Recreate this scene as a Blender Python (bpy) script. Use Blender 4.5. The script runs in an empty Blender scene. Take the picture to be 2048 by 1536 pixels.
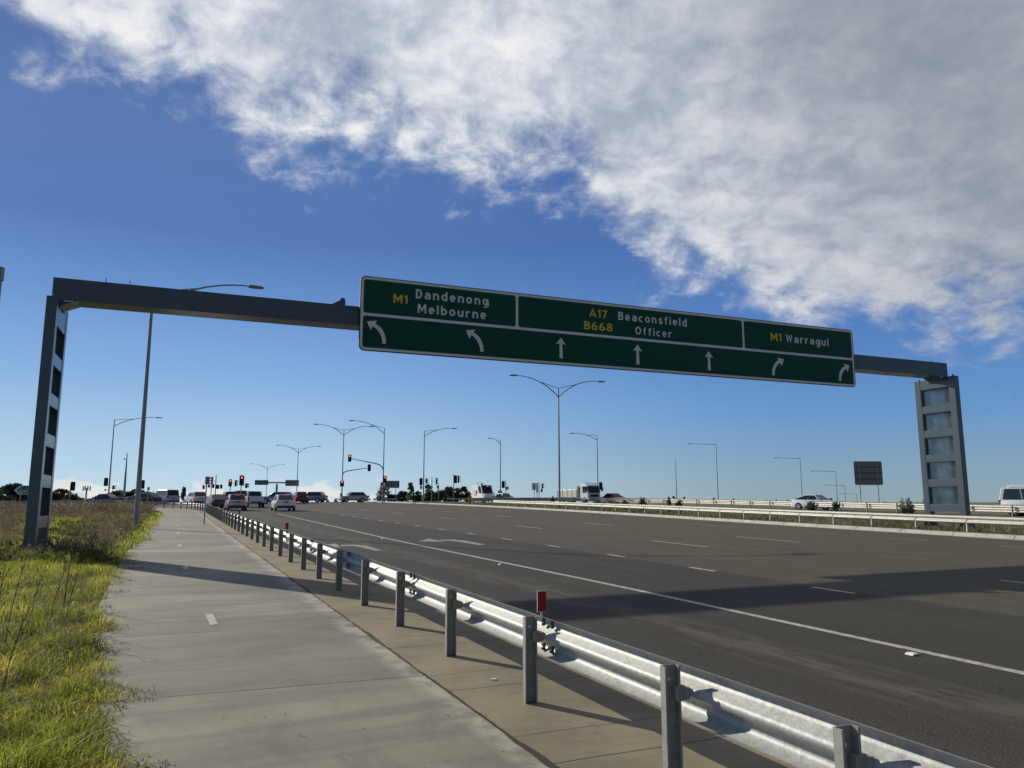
import bpy, bmesh, math, random
import numpy as np
from mathutils import Matrix, Vector

random.seed(7)
RNG = np.random.default_rng(11)
R = math.radians
S = bpy.context.scene
COL = S.collection

# ------------------------------------------------------------------ camera
F, EYE = 1539.0, 1.75                      # focal length in photo pixels (2048 wide), eye height
TH = math.atan((1005 - 768) / F)           # upward pitch: level horizon at row 1005
SL = math.tan(TH - math.atan((983 - 768) / F))   # road rises gently ahead of the viewer
cd = bpy.data.cameras.new('camera'); cam = bpy.data.objects.new('camera', cd); COL.objects.link(cam)
cam.location = (0, 0, EYE); cam.rotation_euler = (R(90) + TH, 0, 0)
cd.sensor_width = 36; cd.lens = 36 * F / 2048; cd.clip_end = 12000; cd.clip_start = 0.05
S.camera = cam
S.render.resolution_x, S.render.resolution_y = 1024, 768

# ------------------------------------------------------------------ light
SUN_AZ, SUN_EL = math.atan2(-.785, .62), R(24.5)
sd = bpy.data.lights.new('sun', 'SUN'); sun = bpy.data.objects.new('sun', sd); COL.objects.link(sun)
sd.energy = 5.0; sd.angle = R(.53); sd.color = (1, .915, .77)
tosun = Vector((math.sin(SUN_AZ) * math.cos(SUN_EL), math.cos(SUN_AZ) * math.cos(SUN_EL), math.sin(SUN_EL)))
sun.rotation_euler = tosun.to_track_quat('Z', 'Y').to_euler(); sun.location = (-40, 30, 40)
S.view_settings.view_transform = 'Standard'; S.view_settings.look = 'None'
S.view_settings.exposure = 0.0; S.view_settings.gamma = 1

def ray(px, py):
    x = (px - 1024) / F; y = -(py - 768) / F
    return Vector((x, math.cos(TH) - y * math.sin(TH), math.sin(TH) + y * math.cos(TH)))

def make_world():
    w = bpy.data.worlds.new('World'); S.world = w; w.use_nodes = True
    nt = w.node_tree; N = nt.nodes; L = nt.links; N.clear()
    def nd(t, **k):
        n = N.new(t)
        for a, b in k.items(): setattr(n, a, b)
        return n
    def mth(op, a, b=None, c=None, clamp=False):
        n = nd('ShaderNodeMath', operation=op, use_clamp=clamp)
        for i, v in enumerate((a, b, c)):
            if v is None: continue
            if isinstance(v, (int, float)): n.inputs[i].default_value = v
            else: L.new(v, n.inputs[i])
        return n.outputs[0]
    def sstep(v, lo, hi):
        n = nd('ShaderNodeMapRange', interpolation_type='SMOOTHSTEP')
        L.new(v, n.inputs[0]); n.inputs[1].default_value = lo; n.inputs[2].default_value = hi
        return n.outputs[0]
    out = nd('ShaderNodeOutputWorld')
    sky = nd('ShaderNodeTexSky', sky_type='NISHITA', sun_disc=False)
    sky.sun_elevation = SUN_EL; sky.sun_rotation = SUN_AZ
    sky.altitude = 60; sky.air_density = 1.0; sky.dust_density = 0.35; sky.ozone_density = 2.2
    tc = nd('ShaderNodeTexCoord'); sp = nd('ShaderNodeSeparateXYZ'); L.new(tc.outputs['Generated'], sp.inputs[0])
    X, Y, Z = sp.outputs
    zc = mth('ADD', mth('MAXIMUM', Z, 0), .42)      # a gently domed cloud deck
    cb = nd('ShaderNodeCombineXYZ'); L.new(mth('DIVIDE', X, zc), cb.inputs[0]); L.new(mth('DIVIDE', Y, zc), cb.inputs[1])
    az = mth('ARCTAN2', X, Y)
    el = mth('ARCSINE', Z)
    def lin(c): return tuple((k / 255 / 12.92 if k <= 10 else ((k / 255 + .055) / 1.055) ** 2.4) for k in c) + (1,)
    def ramp_el(stops):
        n = nd('ShaderNodeValToRGB'); e_ = n.color_ramp.elements; e_[0].position = 0; e_[0].color = lin(stops[0][1])
        e_[1].position = stops[-1][0] / 90; e_[1].color = lin(stops[-1][1])
        for d, c in stops[1:-1]: q = e_.new(d / 90); q.color = lin(c)
        L.new(mth('DIVIDE', el, math.pi / 2, clamp=True), n.inputs[0]); return n.outputs[0]
    # clear sky colour: paler toward the sun side and the horizon, deep blue higher up
    sunny = ramp_el([(0, (196, 220, 234)), (3, (176, 210, 234)), (8.7, (134, 177, 228)), (14, (104, 147, 208)), (18.5, (84, 122, 186)), (25, (88, 122, 180)), (40, (70, 98, 152)), (90, (42, 64, 110))])
    away = ramp_el([(0, (146, 168, 178)), (1.5, (138, 167, 186)), (6, (104, 152, 206)), (11, (86, 132, 196)), (19, (74, 112, 178)), (35, (58, 88, 146)), (90, (42, 64, 110))])
    side = nd('ShaderNodeMixRGB'); L.new(sstep(az, .42, -.35), side.inputs[0]); L.new(away, side.inputs[1]); L.new(sunny, side.inputs[2])
    bgs = nd('ShaderNodeBackground'); bgs.inputs[1].default_value = .05; L.new(sky.outputs[0], bgs.inputs[0])
    bgr = nd('ShaderNodeBackground'); bgr.inputs[1].default_value = 1.0; L.new(side.outputs[0], bgr.inputs[0])
    bgm = nd('ShaderNodeMixShader'); bgm.inputs[0].default_value = .92; L.new(bgs.outputs[0], bgm.inputs[1]); L.new(bgr.outputs[0], bgm.inputs[2])
    bg = bgm
    # lower edge of the cloud bank: elevation as a function of azimuth
    edge = [(-420, -230), (-150, -60), (0, 25), (75, 120), (230, 125), (400, 210), (520, 335), (700, 330), (960, 395), (1130, 400),
            (1230, 505), (1400, 560), (1560, 640), (1750, 690), (2048, 705), (2350, 690)]
    A0, A1, E1 = -1.0, 1.0, 1.2
    fc = nd('ShaderNodeFloatCurve'); cv = fc.mapping.curves[0]
    pts = []
    for p in edge:
        r = ray(*p).normalized(); pts.append(((math.atan2(r.x, r.y) - A0) / (A1 - A0), math.asin(r.z) / E1))
    pts = [(0, .72)] + pts + [(1, pts[-1][1])]
    cv.points[0].location = pts[0]; cv.points[1].location = pts[-1]
    for p in pts[1:-1]: cv.points.new(*p)
    fc.mapping.update()
    L.new(mth('MULTIPLY_ADD', az, 1 / (A1 - A0), -A0 / (A1 - A0), clamp=True), fc.inputs[1])
    inside = mth('SUBTRACT', el, mth('MULTIPLY', fc.outputs[0], E1))      # radians above the edge
    def noise(scale, detail, rough, dist=0, vec=cb.outputs[0], lac=2.0, off=(0, 0, 0), sc=(1, 1, 1), rot=0):
        mp = nd('ShaderNodeMapping'); L.new(vec, mp.inputs[0]); mp.inputs[1].default_value = off; mp.inputs[3].default_value = sc
        mp.inputs[2].default_value = (0, 0, rot)
        n = nd('ShaderNodeTexNoise'); L.new(mp.outputs[0], n.inputs['Vector'])
        n.inputs['Scale'].default_value = scale; n.inputs['Detail'].default_value = detail
        n.inputs['Roughness'].default_value = rough; n.inputs['Distortion'].default_value = dist
        n.inputs['Lacunarity'].default_value = lac
        return n.outputs[0]
    n1 = noise(4.6, 12, .60, .25, off=(.2, .35, 0))
    n2 = noise(1.4, 4, .5, .2, off=(3.1, .7, 0))
    n3 = noise(15, 10, .62, .3, off=(1.3, 2.7, 0))
    dens = mth('ADD', mth('MULTIPLY', inside, 1.5), mth('MULTIPLY', mth('SUBTRACT', n1, .46), .40))
    dens = mth('ADD', dens, mth('MULTIPLY', mth('SUBTRACT', n3, .5), .28))
    dens = mth('ADD', dens, mth('MULTIPLY', mth('SUBTRACT', n2, .46), .14))
    alpha = sstep(dens, -.015, .15)
    # the cloud deck itself: bright where thin and sunlit, grey where thick, broken up by lumps
    thick = sstep(mth('ADD', inside, mth('MULTIPLY', mth('SUBTRACT', n2, .5), .3)), .06, .42)
    east = sstep(mth('ADD', az, mth('MULTIPLY', el, .25)), .10, .78)
    grey = mth('ADD', mth('MULTIPLY', thick, .34), mth('MULTIPLY', east, .86), clamp=True)
    lump = sstep(mth('ADD', mth('MULTIPLY', n1, .5), mth('MULTIPLY', n3, .5)), .36, .66)
    amp = mth('SUBTRACT', .44, mth('MULTIPLY', grey, .33))
    val = mth('ADD', mth('SUBTRACT', .46, mth('MULTIPLY', grey, .15)), mth('MULTIPLY', lump, amp))
    val = mth('MULTIPLY', val, mth('SUBTRACT', 1, mth('MULTIPLY', sstep(mth('MULTIPLY', Y, -1), -.25, .3), .74)))
    ramp = nd('ShaderNodeMixRGB'); ramp.inputs[1].default_value = (.85, .97, 1.20, 1); ramp.inputs[2].default_value = (1, .995, .985, 1)
    L.new(mth('MULTIPLY', lump, mth('SUBTRACT', 1, mth('MULTIPLY', grey, .6))), ramp.inputs[0])
    # low far cumulus near the horizon on the sunny side
    vec2 = nd('ShaderNodeCombineXYZ'); L.new(mth('MULTIPLY', az, 1), vec2.inputs[0]); L.new(mth('MULTIPLY', el, 2.6), vec2.inputs[1])
    h1 = noise(17, 8, .6, .3, vec=vec2.outputs[0], off=(.37, .05, 0))
    hl = mth('MULTIPLY', sstep(el, .050, .004), sstep(az, -.04, -.25))
    hd = sstep(mth('ADD', h1, mth('MULTIPLY', hl, .18)), .62, .70)
    halpha = mth('MULTIPLY', mth('MULTIPLY', hd, hl), .9)
    bgc = nd('ShaderNodeBackground'); L.new(ramp.outputs[0], bgc.inputs[0]); L.new(val, bgc.inputs[1])
    bgh = nd('ShaderNodeBackground'); bgh.inputs[0].default_value = (1, .97, .92, 1); bgh.inputs[1].default_value = .84
    m1 = nd('ShaderNodeMixShader'); L.new(halpha, m1.inputs[0]); L.new(bg.outputs[0], m1.inputs[1]); L.new(bgh.outputs[0], m1.inputs[2])
    m2 = nd('ShaderNodeMixShader'); L.new(alpha, m2.inputs[0]); L.new(m1.outputs[0], m2.inputs[1]); L.new(bgc.outputs[0], m2.inputs[2])
    L.new(m2.outputs[0], out.inputs[0])
    try: w.cycles.sampling_method = 'MANUAL'; w.cycles.sample_map_resolution = 1024
    except Exception: pass
make_world()

# ------------------------------------------------------------------ helpers
def gz(x, y):
    """height of the ground: a plane rising ahead that crests beyond the intersection"""
    y0, y1, s1 = 122.0, 175.0, -.022
    if y <= y0: z = SL * max(y, -120)
    elif y <= y1: z = SL * y + (s1 - SL) * (y - y0) ** 2 / (2 * (y1 - y0))
    else: z = SL * y1 + (s1 - SL) * (y1 - y0) / 2 + s1 * (y - y1)
    return z
def ground(px, py):
    d = ray(px, py); t = EYE / (SL * d.y - d.z)
    return (d.x * t, d.y * t)
def at(px, py, D):
    d = ray(px, py); t = D / d.y
    return Vector((d.x * t, D, EYE + d.z * t))
ANG = R(23.75); R0 = Vector((.15, 6.7))
DU = Vector((-math.sin(ANG), math.cos(ANG))); NV = Vector((math.cos(ANG), math.sin(ANG)))
def W(u, v, dz=0):
    p = R0 + DU * u + NV * v
    return (p.x, p.y, gz(p.x, p.y) + dz)

def tag(o, label=None, cat=None, group=None, kind=None):
    if label: o['label'] = label
    if cat: o['category'] = cat
    if group: o['group'] = group
    if kind: o['kind'] = kind
    return o
def thing(name, loc, rz=0, label=None, cat=None, group=None):
    o = bpy.data.objects.new(name, None); COL.objects.link(o); o.location = loc; o.rotation_euler = (0, 0, rz)
    o.empty_display_size = .2
    return tag(o, label, cat, group)

class MB:
    def __init__(s): s.v = []; s.f = []; s.M = Matrix.Identity(4)
    def add(s, vs, fs):
        b = len(s.v); s.v += [tuple(s.M @ Vector(p)) for p in vs]; s.f += [tuple(b + i for i in f) for f in fs]
    def box(s, c, d, rot=None):
        x, y, z = (k / 2 for k in d); c = Vector(c)
        vs = [Vector(p) for p in ((-x, -y, -z), (x, -y, -z), (x, y, -z), (-x, y, -z), (-x, -y, z), (x, -y, z), (x, y, z), (-x, y, z))]
        if rot is not None: vs = [rot @ p for p in vs]
        s.add([p + c for p in vs], [(0, 3, 2, 1), (4, 5, 6, 7), (0, 1, 5, 4), (1, 2, 6, 5), (2, 3, 7, 6), (3, 0, 4, 7)])
    def tube(s, pts, r, n=10, cap=True):
        pts = [Vector(p) for p in pts]; r = [r] * len(pts) if isinstance(r, (int, float)) else r
        vs = []; up = Vector((.013, .021, 1))
        prev = None
        for i, p in enumerate(pts):
            t = (pts[min(i + 1, len(pts) - 1)] - pts[max(i - 1, 0)]).normalized()
            a = (prev - t * prev.dot(t)) if prev is not None else (t.cross(up) if abs(t.z) < .98 else t.cross(Vector((0, 1, 0))))
            a.normalize(); prev = a; b = t.cross(a)
            for k in range(n):
                q = 2 * math.pi * k / n; vs.append(p + (a * math.cos(q) + b * math.sin(q)) * r[i])
        fs = []
        for i in range(len(pts) - 1):
            for k in range(n):
                k2 = (k + 1) % n; fs.append((i * n + k, i * n + k2, (i + 1) * n + k2, (i + 1) * n + k))
        if cap: fs += [tuple(range(n))[::-1], tuple((len(pts) - 1) * n + k for k in range(n))]
        s.add(vs, fs)
    def prism(s, poly, a, b, plane='xz'):
        """polygon extruded from a to b along the third axis"""
        n = len(poly)
        def P(p, q):
            return {'xz': (p[0], q, p[1]), 'xy': (p[0], p[1], q), 'yz': (q, p[0], p[1])}[plane]
        s.add([P(p, a) for p in poly] + [P(p, b) for p in poly],
              [tuple(range(n)), tuple(range(2 * n - 1, n - 1, -1))] + [(i, i + n, (i + 1) % n + n, (i + 1) % n) for i in range(n)])
    def loft(s, rings, close=True, caps=True):
        n = len(rings[0]); vs = [p for r_ in rings for p in r_]; fs = []
        for i in range(len(rings) - 1):
            for k in range(n if close else n - 1):
                k2 = (k + 1) % n; fs.append((i * n + k, i * n + k2, (i + 1) * n + k2, (i + 1) * n + k))
        if caps: fs += [tuple(range(n))[::-1], tuple((len(rings) - 1) * n + k for k in range(n))]
        s.add(vs, fs)
    def build(s, name, m, parent=None, smooth=False, bevel=0, kind=None, seg=2, fix=True):
        me = bpy.data.meshes.new(name); me.from_pydata(s.v, [], s.f)
        if fix:
            bm = bmesh.new(); bm.from_mesh(me); bmesh.ops.recalc_face_normals(bm, faces=bm.faces); bm.to_mesh(me); bm.free()
        o = bpy.data.objects.new(name, me); COL.objects.link(o)
        if m: me.materials.append(m)
        if smooth:
            me.polygons.foreach_set('use_smooth', [True] * len(me.polygons))
            try: me.set_sharp_from_angle(angle=R(38))
            except Exception: pass
        if bevel:
            b = o.modifiers.new('bevel', 'BEVEL'); b.width = bevel; b.segments = seg; b.limit_method = 'ANGLE'; b.angle_limit = R(35)
        if parent: o.parent = parent
        if kind: o['kind'] = kind
        return o
def rrect(w, h, r, n=5, cx=0, cy=0):
    out = []
    for sx, sy, a in ((1, 1, 0), (-1, 1, 90), (-1, -1, 180), (1, -1, 270)):
        for k in range(n + 1):
            q = R(a + 90 * k / n); out.append((cx + sx * (w / 2 - r) + r * math.cos(q), cy + sy * (h / 2 - r) + r * math.sin(q)))
    return out
def resample(pts, step):
    pts = [Vector(p) for p in pts]; out = [pts[0].copy()]; acc = 0
    for a, b in zip(pts, pts[1:]):
        l = (b - a).length; pos = step - acc
        while pos <= l: out.append(a + (b - a) * (pos / l)); pos += step
        acc = (acc + l) % step
    return out
def smooth_line(pts, it=3):
    pts = [Vector(p) for p in pts]
    for _ in range(it):
        q = [pts[0]]
        for a, b in zip(pts, pts[1:]): q += [a * .75 + b * .25, a * .25 + b * .75]
        pts = q + [pts[-1]]
    return pts
def offset(pts, d):
    out = []
    for i, p in enumerate(pts):
        t = (pts[min(i + 1, len(pts) - 1)] - pts[max(i - 1, 0)]).normalized(); out.append(p + Vector((t.y, -t.x)) * d)
    return out

# ------------------------------------------------------------------ materials
def mat(name, base, rough=.6, metal=0, var=0, vscale=3, bump=0, bscale=30, spec=.5, coat=0, emit=None, var2=None, coord='Object', stretch=(1, 1, 1)):
    m = bpy.data.materials.new(name); m.use_nodes = True; nt = m.node_tree; N, L = nt.nodes, nt.links
    b = N['Principled BSDF']
    b.inputs['Base Color'].default_value = (*base, 1); b.inputs['Roughness'].default_value = rough
    b.inputs['Metallic'].default_value = metal; b.inputs['Specular IOR Level'].default_value = spec
    if coat: b.inputs['Coat Weight'].default_value = coat; b.inputs['Coat Roughness'].default_value = .04
    if emit: b.inputs['Emission Color'].default_value = (*emit[:3], 1); b.inputs['Emission Strength'].default_value = emit[3]
    if var or bump:
        tc = N.new('ShaderNodeTexCoord'); mp = N.new('ShaderNodeMapping'); L.new(tc.outputs[coord], mp.inputs[0]); mp.inputs[3].default_value = stretch
    if var:
        n = N.new('ShaderNodeTexNoise'); n.inputs['Scale'].default_value = vscale; n.inputs['Detail'].default_value = 7; n.inputs['Roughness'].default_value = .62
        L.new(mp.outputs[0], n.inputs['Vector'])
        cr = N.new('ShaderNodeValToRGB'); cr.color_ramp.elements[0].position = .3; cr.color_ramp.elements[1].position = .7
        lo = var2 or tuple(c * (1 - var) for c in base); hi = tuple(min(c * (1 + var), 1) for c in base)
        cr.color_ramp.elements[0].color = (*lo, 1); cr.color_ramp.elements[1].color = (*hi, 1)
        L.new(n.outputs[0], cr.inputs[0]); L.new(cr.outputs[0], b.inputs['Base Color'])
    if bump:
        n = N.new('ShaderNodeTexNoise'); n.inputs['Scale'].default_value = bscale; n.inputs['Detail'].default_value = 5
        L.new(mp.outputs[0], n.inputs['Vector'])
        bp = N.new('ShaderNodeBump'); bp.inputs['Strength'].default_value = bump; bp.inputs['Distance'].default_value = .02
        L.new(n.outputs[0], bp.inputs['Height']); L.new(bp.outputs[0], b.inputs['Normal'])
    return m
class NT:
    """small node-graph helper for the ground surfaces, which use metre UVs (along, across)"""
    def __init__(s, name, rough=.8, spec=.4):
        s.m = bpy.data.materials.new(name); s.m.use_nodes = True; s.N = s.m.node_tree.nodes; s.L = s.m.node_tree.links
        s.b = s.N['Principled BSDF']; s.b.inputs['Roughness'].default_value = rough; s.b.inputs['Specular IOR Level'].default_value = spec
        s.uv = s.N.new('ShaderNodeUVMap').outputs[0]
    def noise(s, sc, stretch=(1, 1, 1), detail=6, rough=.6, off=(0, 0, 0), dist=0):
        mp = s.N.new('ShaderNodeMapping'); s.L.new(s.uv, mp.inputs[0]); mp.inputs[3].default_value = stretch; mp.inputs[1].default_value = off
        n = s.N.new('ShaderNodeTexNoise'); s.L.new(mp.outputs[0], n.inputs['Vector']); n.inputs['Scale'].default_value = sc
        n.inputs['Detail'].default_value = detail; n.inputs['Roughness'].default_value = rough; n.inputs['Distortion'].default_value = dist
        return n.outputs[0]
    def math(s, op, a, b=None, c=None, clamp=False):
        n = s.N.new('ShaderNodeMath'); n.operation = op; n.use_clamp = clamp
        for i, v in enumerate((a, b, c)):
            if v is None: continue
            if isinstance(v, (int, float)): n.inputs[i].default_value = v
            else: s.L.new(v, n.inputs[i])
        return n.outputs[0]
    def step(s, v, lo, hi, a=0, b=1):
        n = s.N.new('ShaderNodeMapRange'); n.interpolation_type = 'SMOOTHSTEP'; s.L.new(v, n.inputs[0])
        for i, q in enumerate((lo, hi, a, b)): n.inputs[i + 1].default_value = q
        return n.outputs[0]
    def mix(s, f, a, b, mode='MIX'):
        n = s.N.new('ShaderNodeMixRGB'); n.blend_type = mode
        for i, v in enumerate((f, a, b)):
            if isinstance(v, (int, float)): n.inputs[i].default_value = v if i == 0 else (v, v, v, 1)
            elif isinstance(v, tuple): n.inputs[i].default_value = (*v, 1)
            else: s.L.new(v, n.inputs[i])
        return n.outputs[0]
    def sep(s):
        n = s.N.new('ShaderNodeSeparateXYZ'); s.L.new(s.uv, n.inputs[0]); return n.outputs[0], n.outputs[1]
    def done(s, col, h=None, strength=.3, dist=.01):
        s.L.new(col, s.b.inputs['Base Color'])
        if h is not None:
            bp = s.N.new('ShaderNodeBump'); bp.inputs['Strength'].default_value = strength; bp.inputs['Distance'].default_value = dist
            s.L.new(h, bp.inputs['Height']); s.L.new(bp.outputs[0], s.b.inputs['Normal'])
        return s.m

def m_asphalt():
    t = NT('asphalt', .75, .10); u, v = t.sep()
    fine = t.noise(190, detail=3, rough=.75); agg = t.noise(52, detail=4, rough=.85); mid = t.noise(14, detail=6, rough=.7); big = t.noise(.28, (1, 1.6, 1), 6)
    lanes = t.noise(1.0, (.014, 1.3, 1), 4, .6, off=(0, 7, 0)); drag = t.noise(1.0, (.07, 2.2, 1), 6, .65)
    c = t.mix(t.step(agg, .40, .62), (.026, .024, .020), (.122, .112, .092))
    c = t.mix(t.step(fine, .62, .8, 0, .6), c, (.20, .185, .15))
    c = t.mix(t.step(mid, .35, .7, 0, .4), c, (.048, .044, .036))
    c = t.mix(t.step(lanes, .36, .64, 0, .38), c, (.044, .041, .035))
    c = t.mix(t.step(big, .48, .72, 0, .3), c, (.098, .089, .07))
    # the lanes right of the short dashes were laid with a browner mix
    seam = t.step(t.math('SUBTRACT', v, t.math('MULTIPLY', u, .012)), 7.15, 7.25)
    c = t.mix(seam, c, t.mix(1.0, c, (1.58, 1.50, 1.32), 'MULTIPLY'))
    # oil darkened wheel track and drips along the middle of each lane
    oil = t.math('MULTIPLY', t.step(t.noise(1, (.35, 2.5, 1), 7, .7, off=(2, 5, 0)), .56, .7), .5)
    c = t.mix(oil, c, (.032, .030, .027))
    # pale dust swept between the wheel tracks of the kerb lane
    w = t.math('ADD', v, t.math('MULTIPLY', t.math('SUBTRACT', drag, .5), 1.1))
    d1 = t.math('MULTIPLY', t.step(w, 1.5, 2.2), t.step(w, 3.0, 2.35))
    d1 = t.math('MULTIPLY', d1, t.step(t.noise(1, (.5, 3.0, 1), 8, .75, off=(3, 1, 0)), .40, .66))
    c = t.mix(t.math('MULTIPLY', d1, .6), c, (.165, .145, .11))
    k = t.math('MULTIPLY', t.step(v, .8, .1), t.step(drag, .3, .6))
    c = t.mix(t.math('MULTIPLY', k, .6), c, (.16, .14, .10))
    # fine sealed cracks
    cr = t.math('LESS_THAN', t.math('ABSOLUTE', t.math('SUBTRACT', t.noise(.33, (.6, 1, 1), 5, .6, off=(9, 2, 0), dist=.6), .5)), .0011)
    c = t.mix(t.math('MULTIPLY', cr, .55), c, (.02, .019, .017))
    return t.done(c, agg, .7, .008)
def m_path():
    t = NT('path_concrete', .78, .3); u, v = t.sep()
    JU = [-2.2, 1.35, 4.55, 8.7, 11.7, 14.8] + [18.3 + 3.4 * k for k in range(14)]
    wob = t.math('ADD', u, t.math('MULTIPLY', t.math('ADD', v, 2.0), .06))
    fine = t.noise(150, detail=4, rough=.7); spot = t.noise(26, (1, 1, 1), 4); big = t.noise(.55, (1, .6, 1), 7, .62); band = t.noise(1, (2.0, .22, 1), 5, .6, off=(1, 0, 0))
    c = t.mix(t.step(big, .3, .7), (.155, .151, .117), (.295, .284, .222))
    c = t.mix(t.step(band, .47, .68, 0, .6), c, (.135, .129, .108))
    c = t.mix(t.step(t.noise(1.1, (1, .4, 1), 7, .65, off=(5, 2, 0)), .57, .72, 0, .6), c, (.34, .328, .285))
    # each slab was poured with its own tone
    tone = None
    for i, ju in enumerate(JU):
        a = [.0, .28, -.10, .20, .05, .3, -.05, .15, .25, 0, .1, .3, .05, .2][i % 14]
        q = t.math('MULTIPLY', t.math('GREATER_THAN', wob, ju), a if i == 0 else a - [.0, .28, -.10, .20, .05, .3, -.05, .15, .25, 0, .1, .3, .05, .2][(i - 1) % 14])
        tone = q if tone is None else t.math('ADD', tone, q)
    c = t.mix(t.math('MAXIMUM', tone, 0), c, (.062, .062, .052))
    c = t.mix(t.step(fine, .25, .8, 0, .4), c, (.12, .116, .098))
    c = t.mix(t.step(spot, .66, .74, 0, .7), c, (.06, .055, .042))
    c = t.mix(t.step(t.noise(1, (55, 1.2, 1), 4, .7, off=(3, 3, 0)), .45, .75, 0, .22), c, (.12, .115, .095))
    # worn pale edge along the strip, damp stains near the verge and down the middle
    e = t.math('MULTIPLY', t.step(v, -.84, -.62), t.step(t.noise(2.2, (1, 1, 1), 5, .65), .35, .6))
    c = t.mix(t.math('MULTIPLY', e, .8), c, (.40, .375, .315))
    damp = t.math('MULTIPLY', t.step(t.noise(.8, (.6, 1.2, 1), 8, .7, off=(7, 3, 0), dist=.4), .52, .66), .42)
    c = t.mix(damp, c, (.098, .095, .085))
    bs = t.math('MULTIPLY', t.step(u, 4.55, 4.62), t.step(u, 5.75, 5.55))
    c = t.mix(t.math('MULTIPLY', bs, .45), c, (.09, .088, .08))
    j = None
    for ju in JU:
        q = t.math('LESS_THAN', t.math('ABSOLUTE', t.math('SUBTRACT', wob, ju)), .013 if ju < 9 else .022)
        j = q if j is None else t.math('MAXIMUM', j, q)
    c = t.mix(t.math('MULTIPLY', j, .82), c, (.030, .027, .022))
    # hairline cracks
    cr = t.math('LESS_THAN', t.math('ABSOLUTE', t.math('SUBTRACT', t.noise(.55, (1, 1, 1), 5, .6, off=(4, 8, 0), dist=.8), .5)), .0012)
    c = t.mix(t.math('MULTIPLY', cr, .5), c, (.05, .046, .038))
    return t.done(c, t.math('SUBTRACT', fine, t.math('MULTIPLY', j, 3)), .3, .004)
def m_strip():
    t = NT('strip_concrete', .85, .25); u, v = t.sep()
    fine = t.noise(150, detail=4, rough=.7); brush = t.noise(1, (30, .9, 1), 5, .7); big = t.noise(.9, (1, 1, 1), 7, .65)
    c = t.mix(t.step(big, .3, .7), (.185, .156, .10), (.31, .265, .178))
    c = t.mix(t.step(brush, .35, .7, 0, .35), c, (.15, .127, .085))
    c = t.mix(t.step(fine, .3, .8, 0, .4), c, (.11, .095, .064))
    c = t.mix(t.step(t.noise(3.2, (1, 1, 1), 7, .7, off=(2, 2, 0)), .56, .7, 0, .5), c, (.27, .245, .19))
    c = t.mix(t.step(t.noise(22, detail=3), .68, .75, 0, .7), c, (.05, .042, .03))
    j = None
    for o_, w_ in ((.35, .0036), (-.25, .0026)):
        wv = t.math('ADD', u, t.math('MULTIPLY', t.noise(1.5, detail=3, off=(o_, 0, 0)), .05))
        a = t.math('LESS_THAN', t.math('ABSOLUTE', t.math('SUBTRACT', t.math('FRACT', t.math('DIVIDE', t.math('ADD', wv, o_), 2.0)), .5)), w_); j = a if j is None else t.math('MAXIMUM', j, a)
    c = t.mix(t.math('MULTIPLY', j, .9), c, (.026, .021, .014))
    # rust and dirt washed from round the posts
    return t.done(c, t.math('SUBTRACT', fine, t.math('MULTIPLY', j, 3)), .3, .004)
def m_kerb():
    t = NT('kerb_concrete', .8, .35); u, v = t.sep()
    c = t.mix(t.step(t.noise(1.6, (1, 4, 1), 6), .3, .7), (.30, .285, .25), (.44, .425, .385))
    j = t.math('LESS_THAN', t.math('ABSOLUTE', t.math('SUBTRACT', t.math('FRACT', t.math('DIVIDE', u, 2.6)), .5)), .009)
    c = t.mix(t.math('MULTIPLY', j, .8), c, (.06, .055, .045))
    return t.done(c, t.noise(120), .2, .004)

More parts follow.
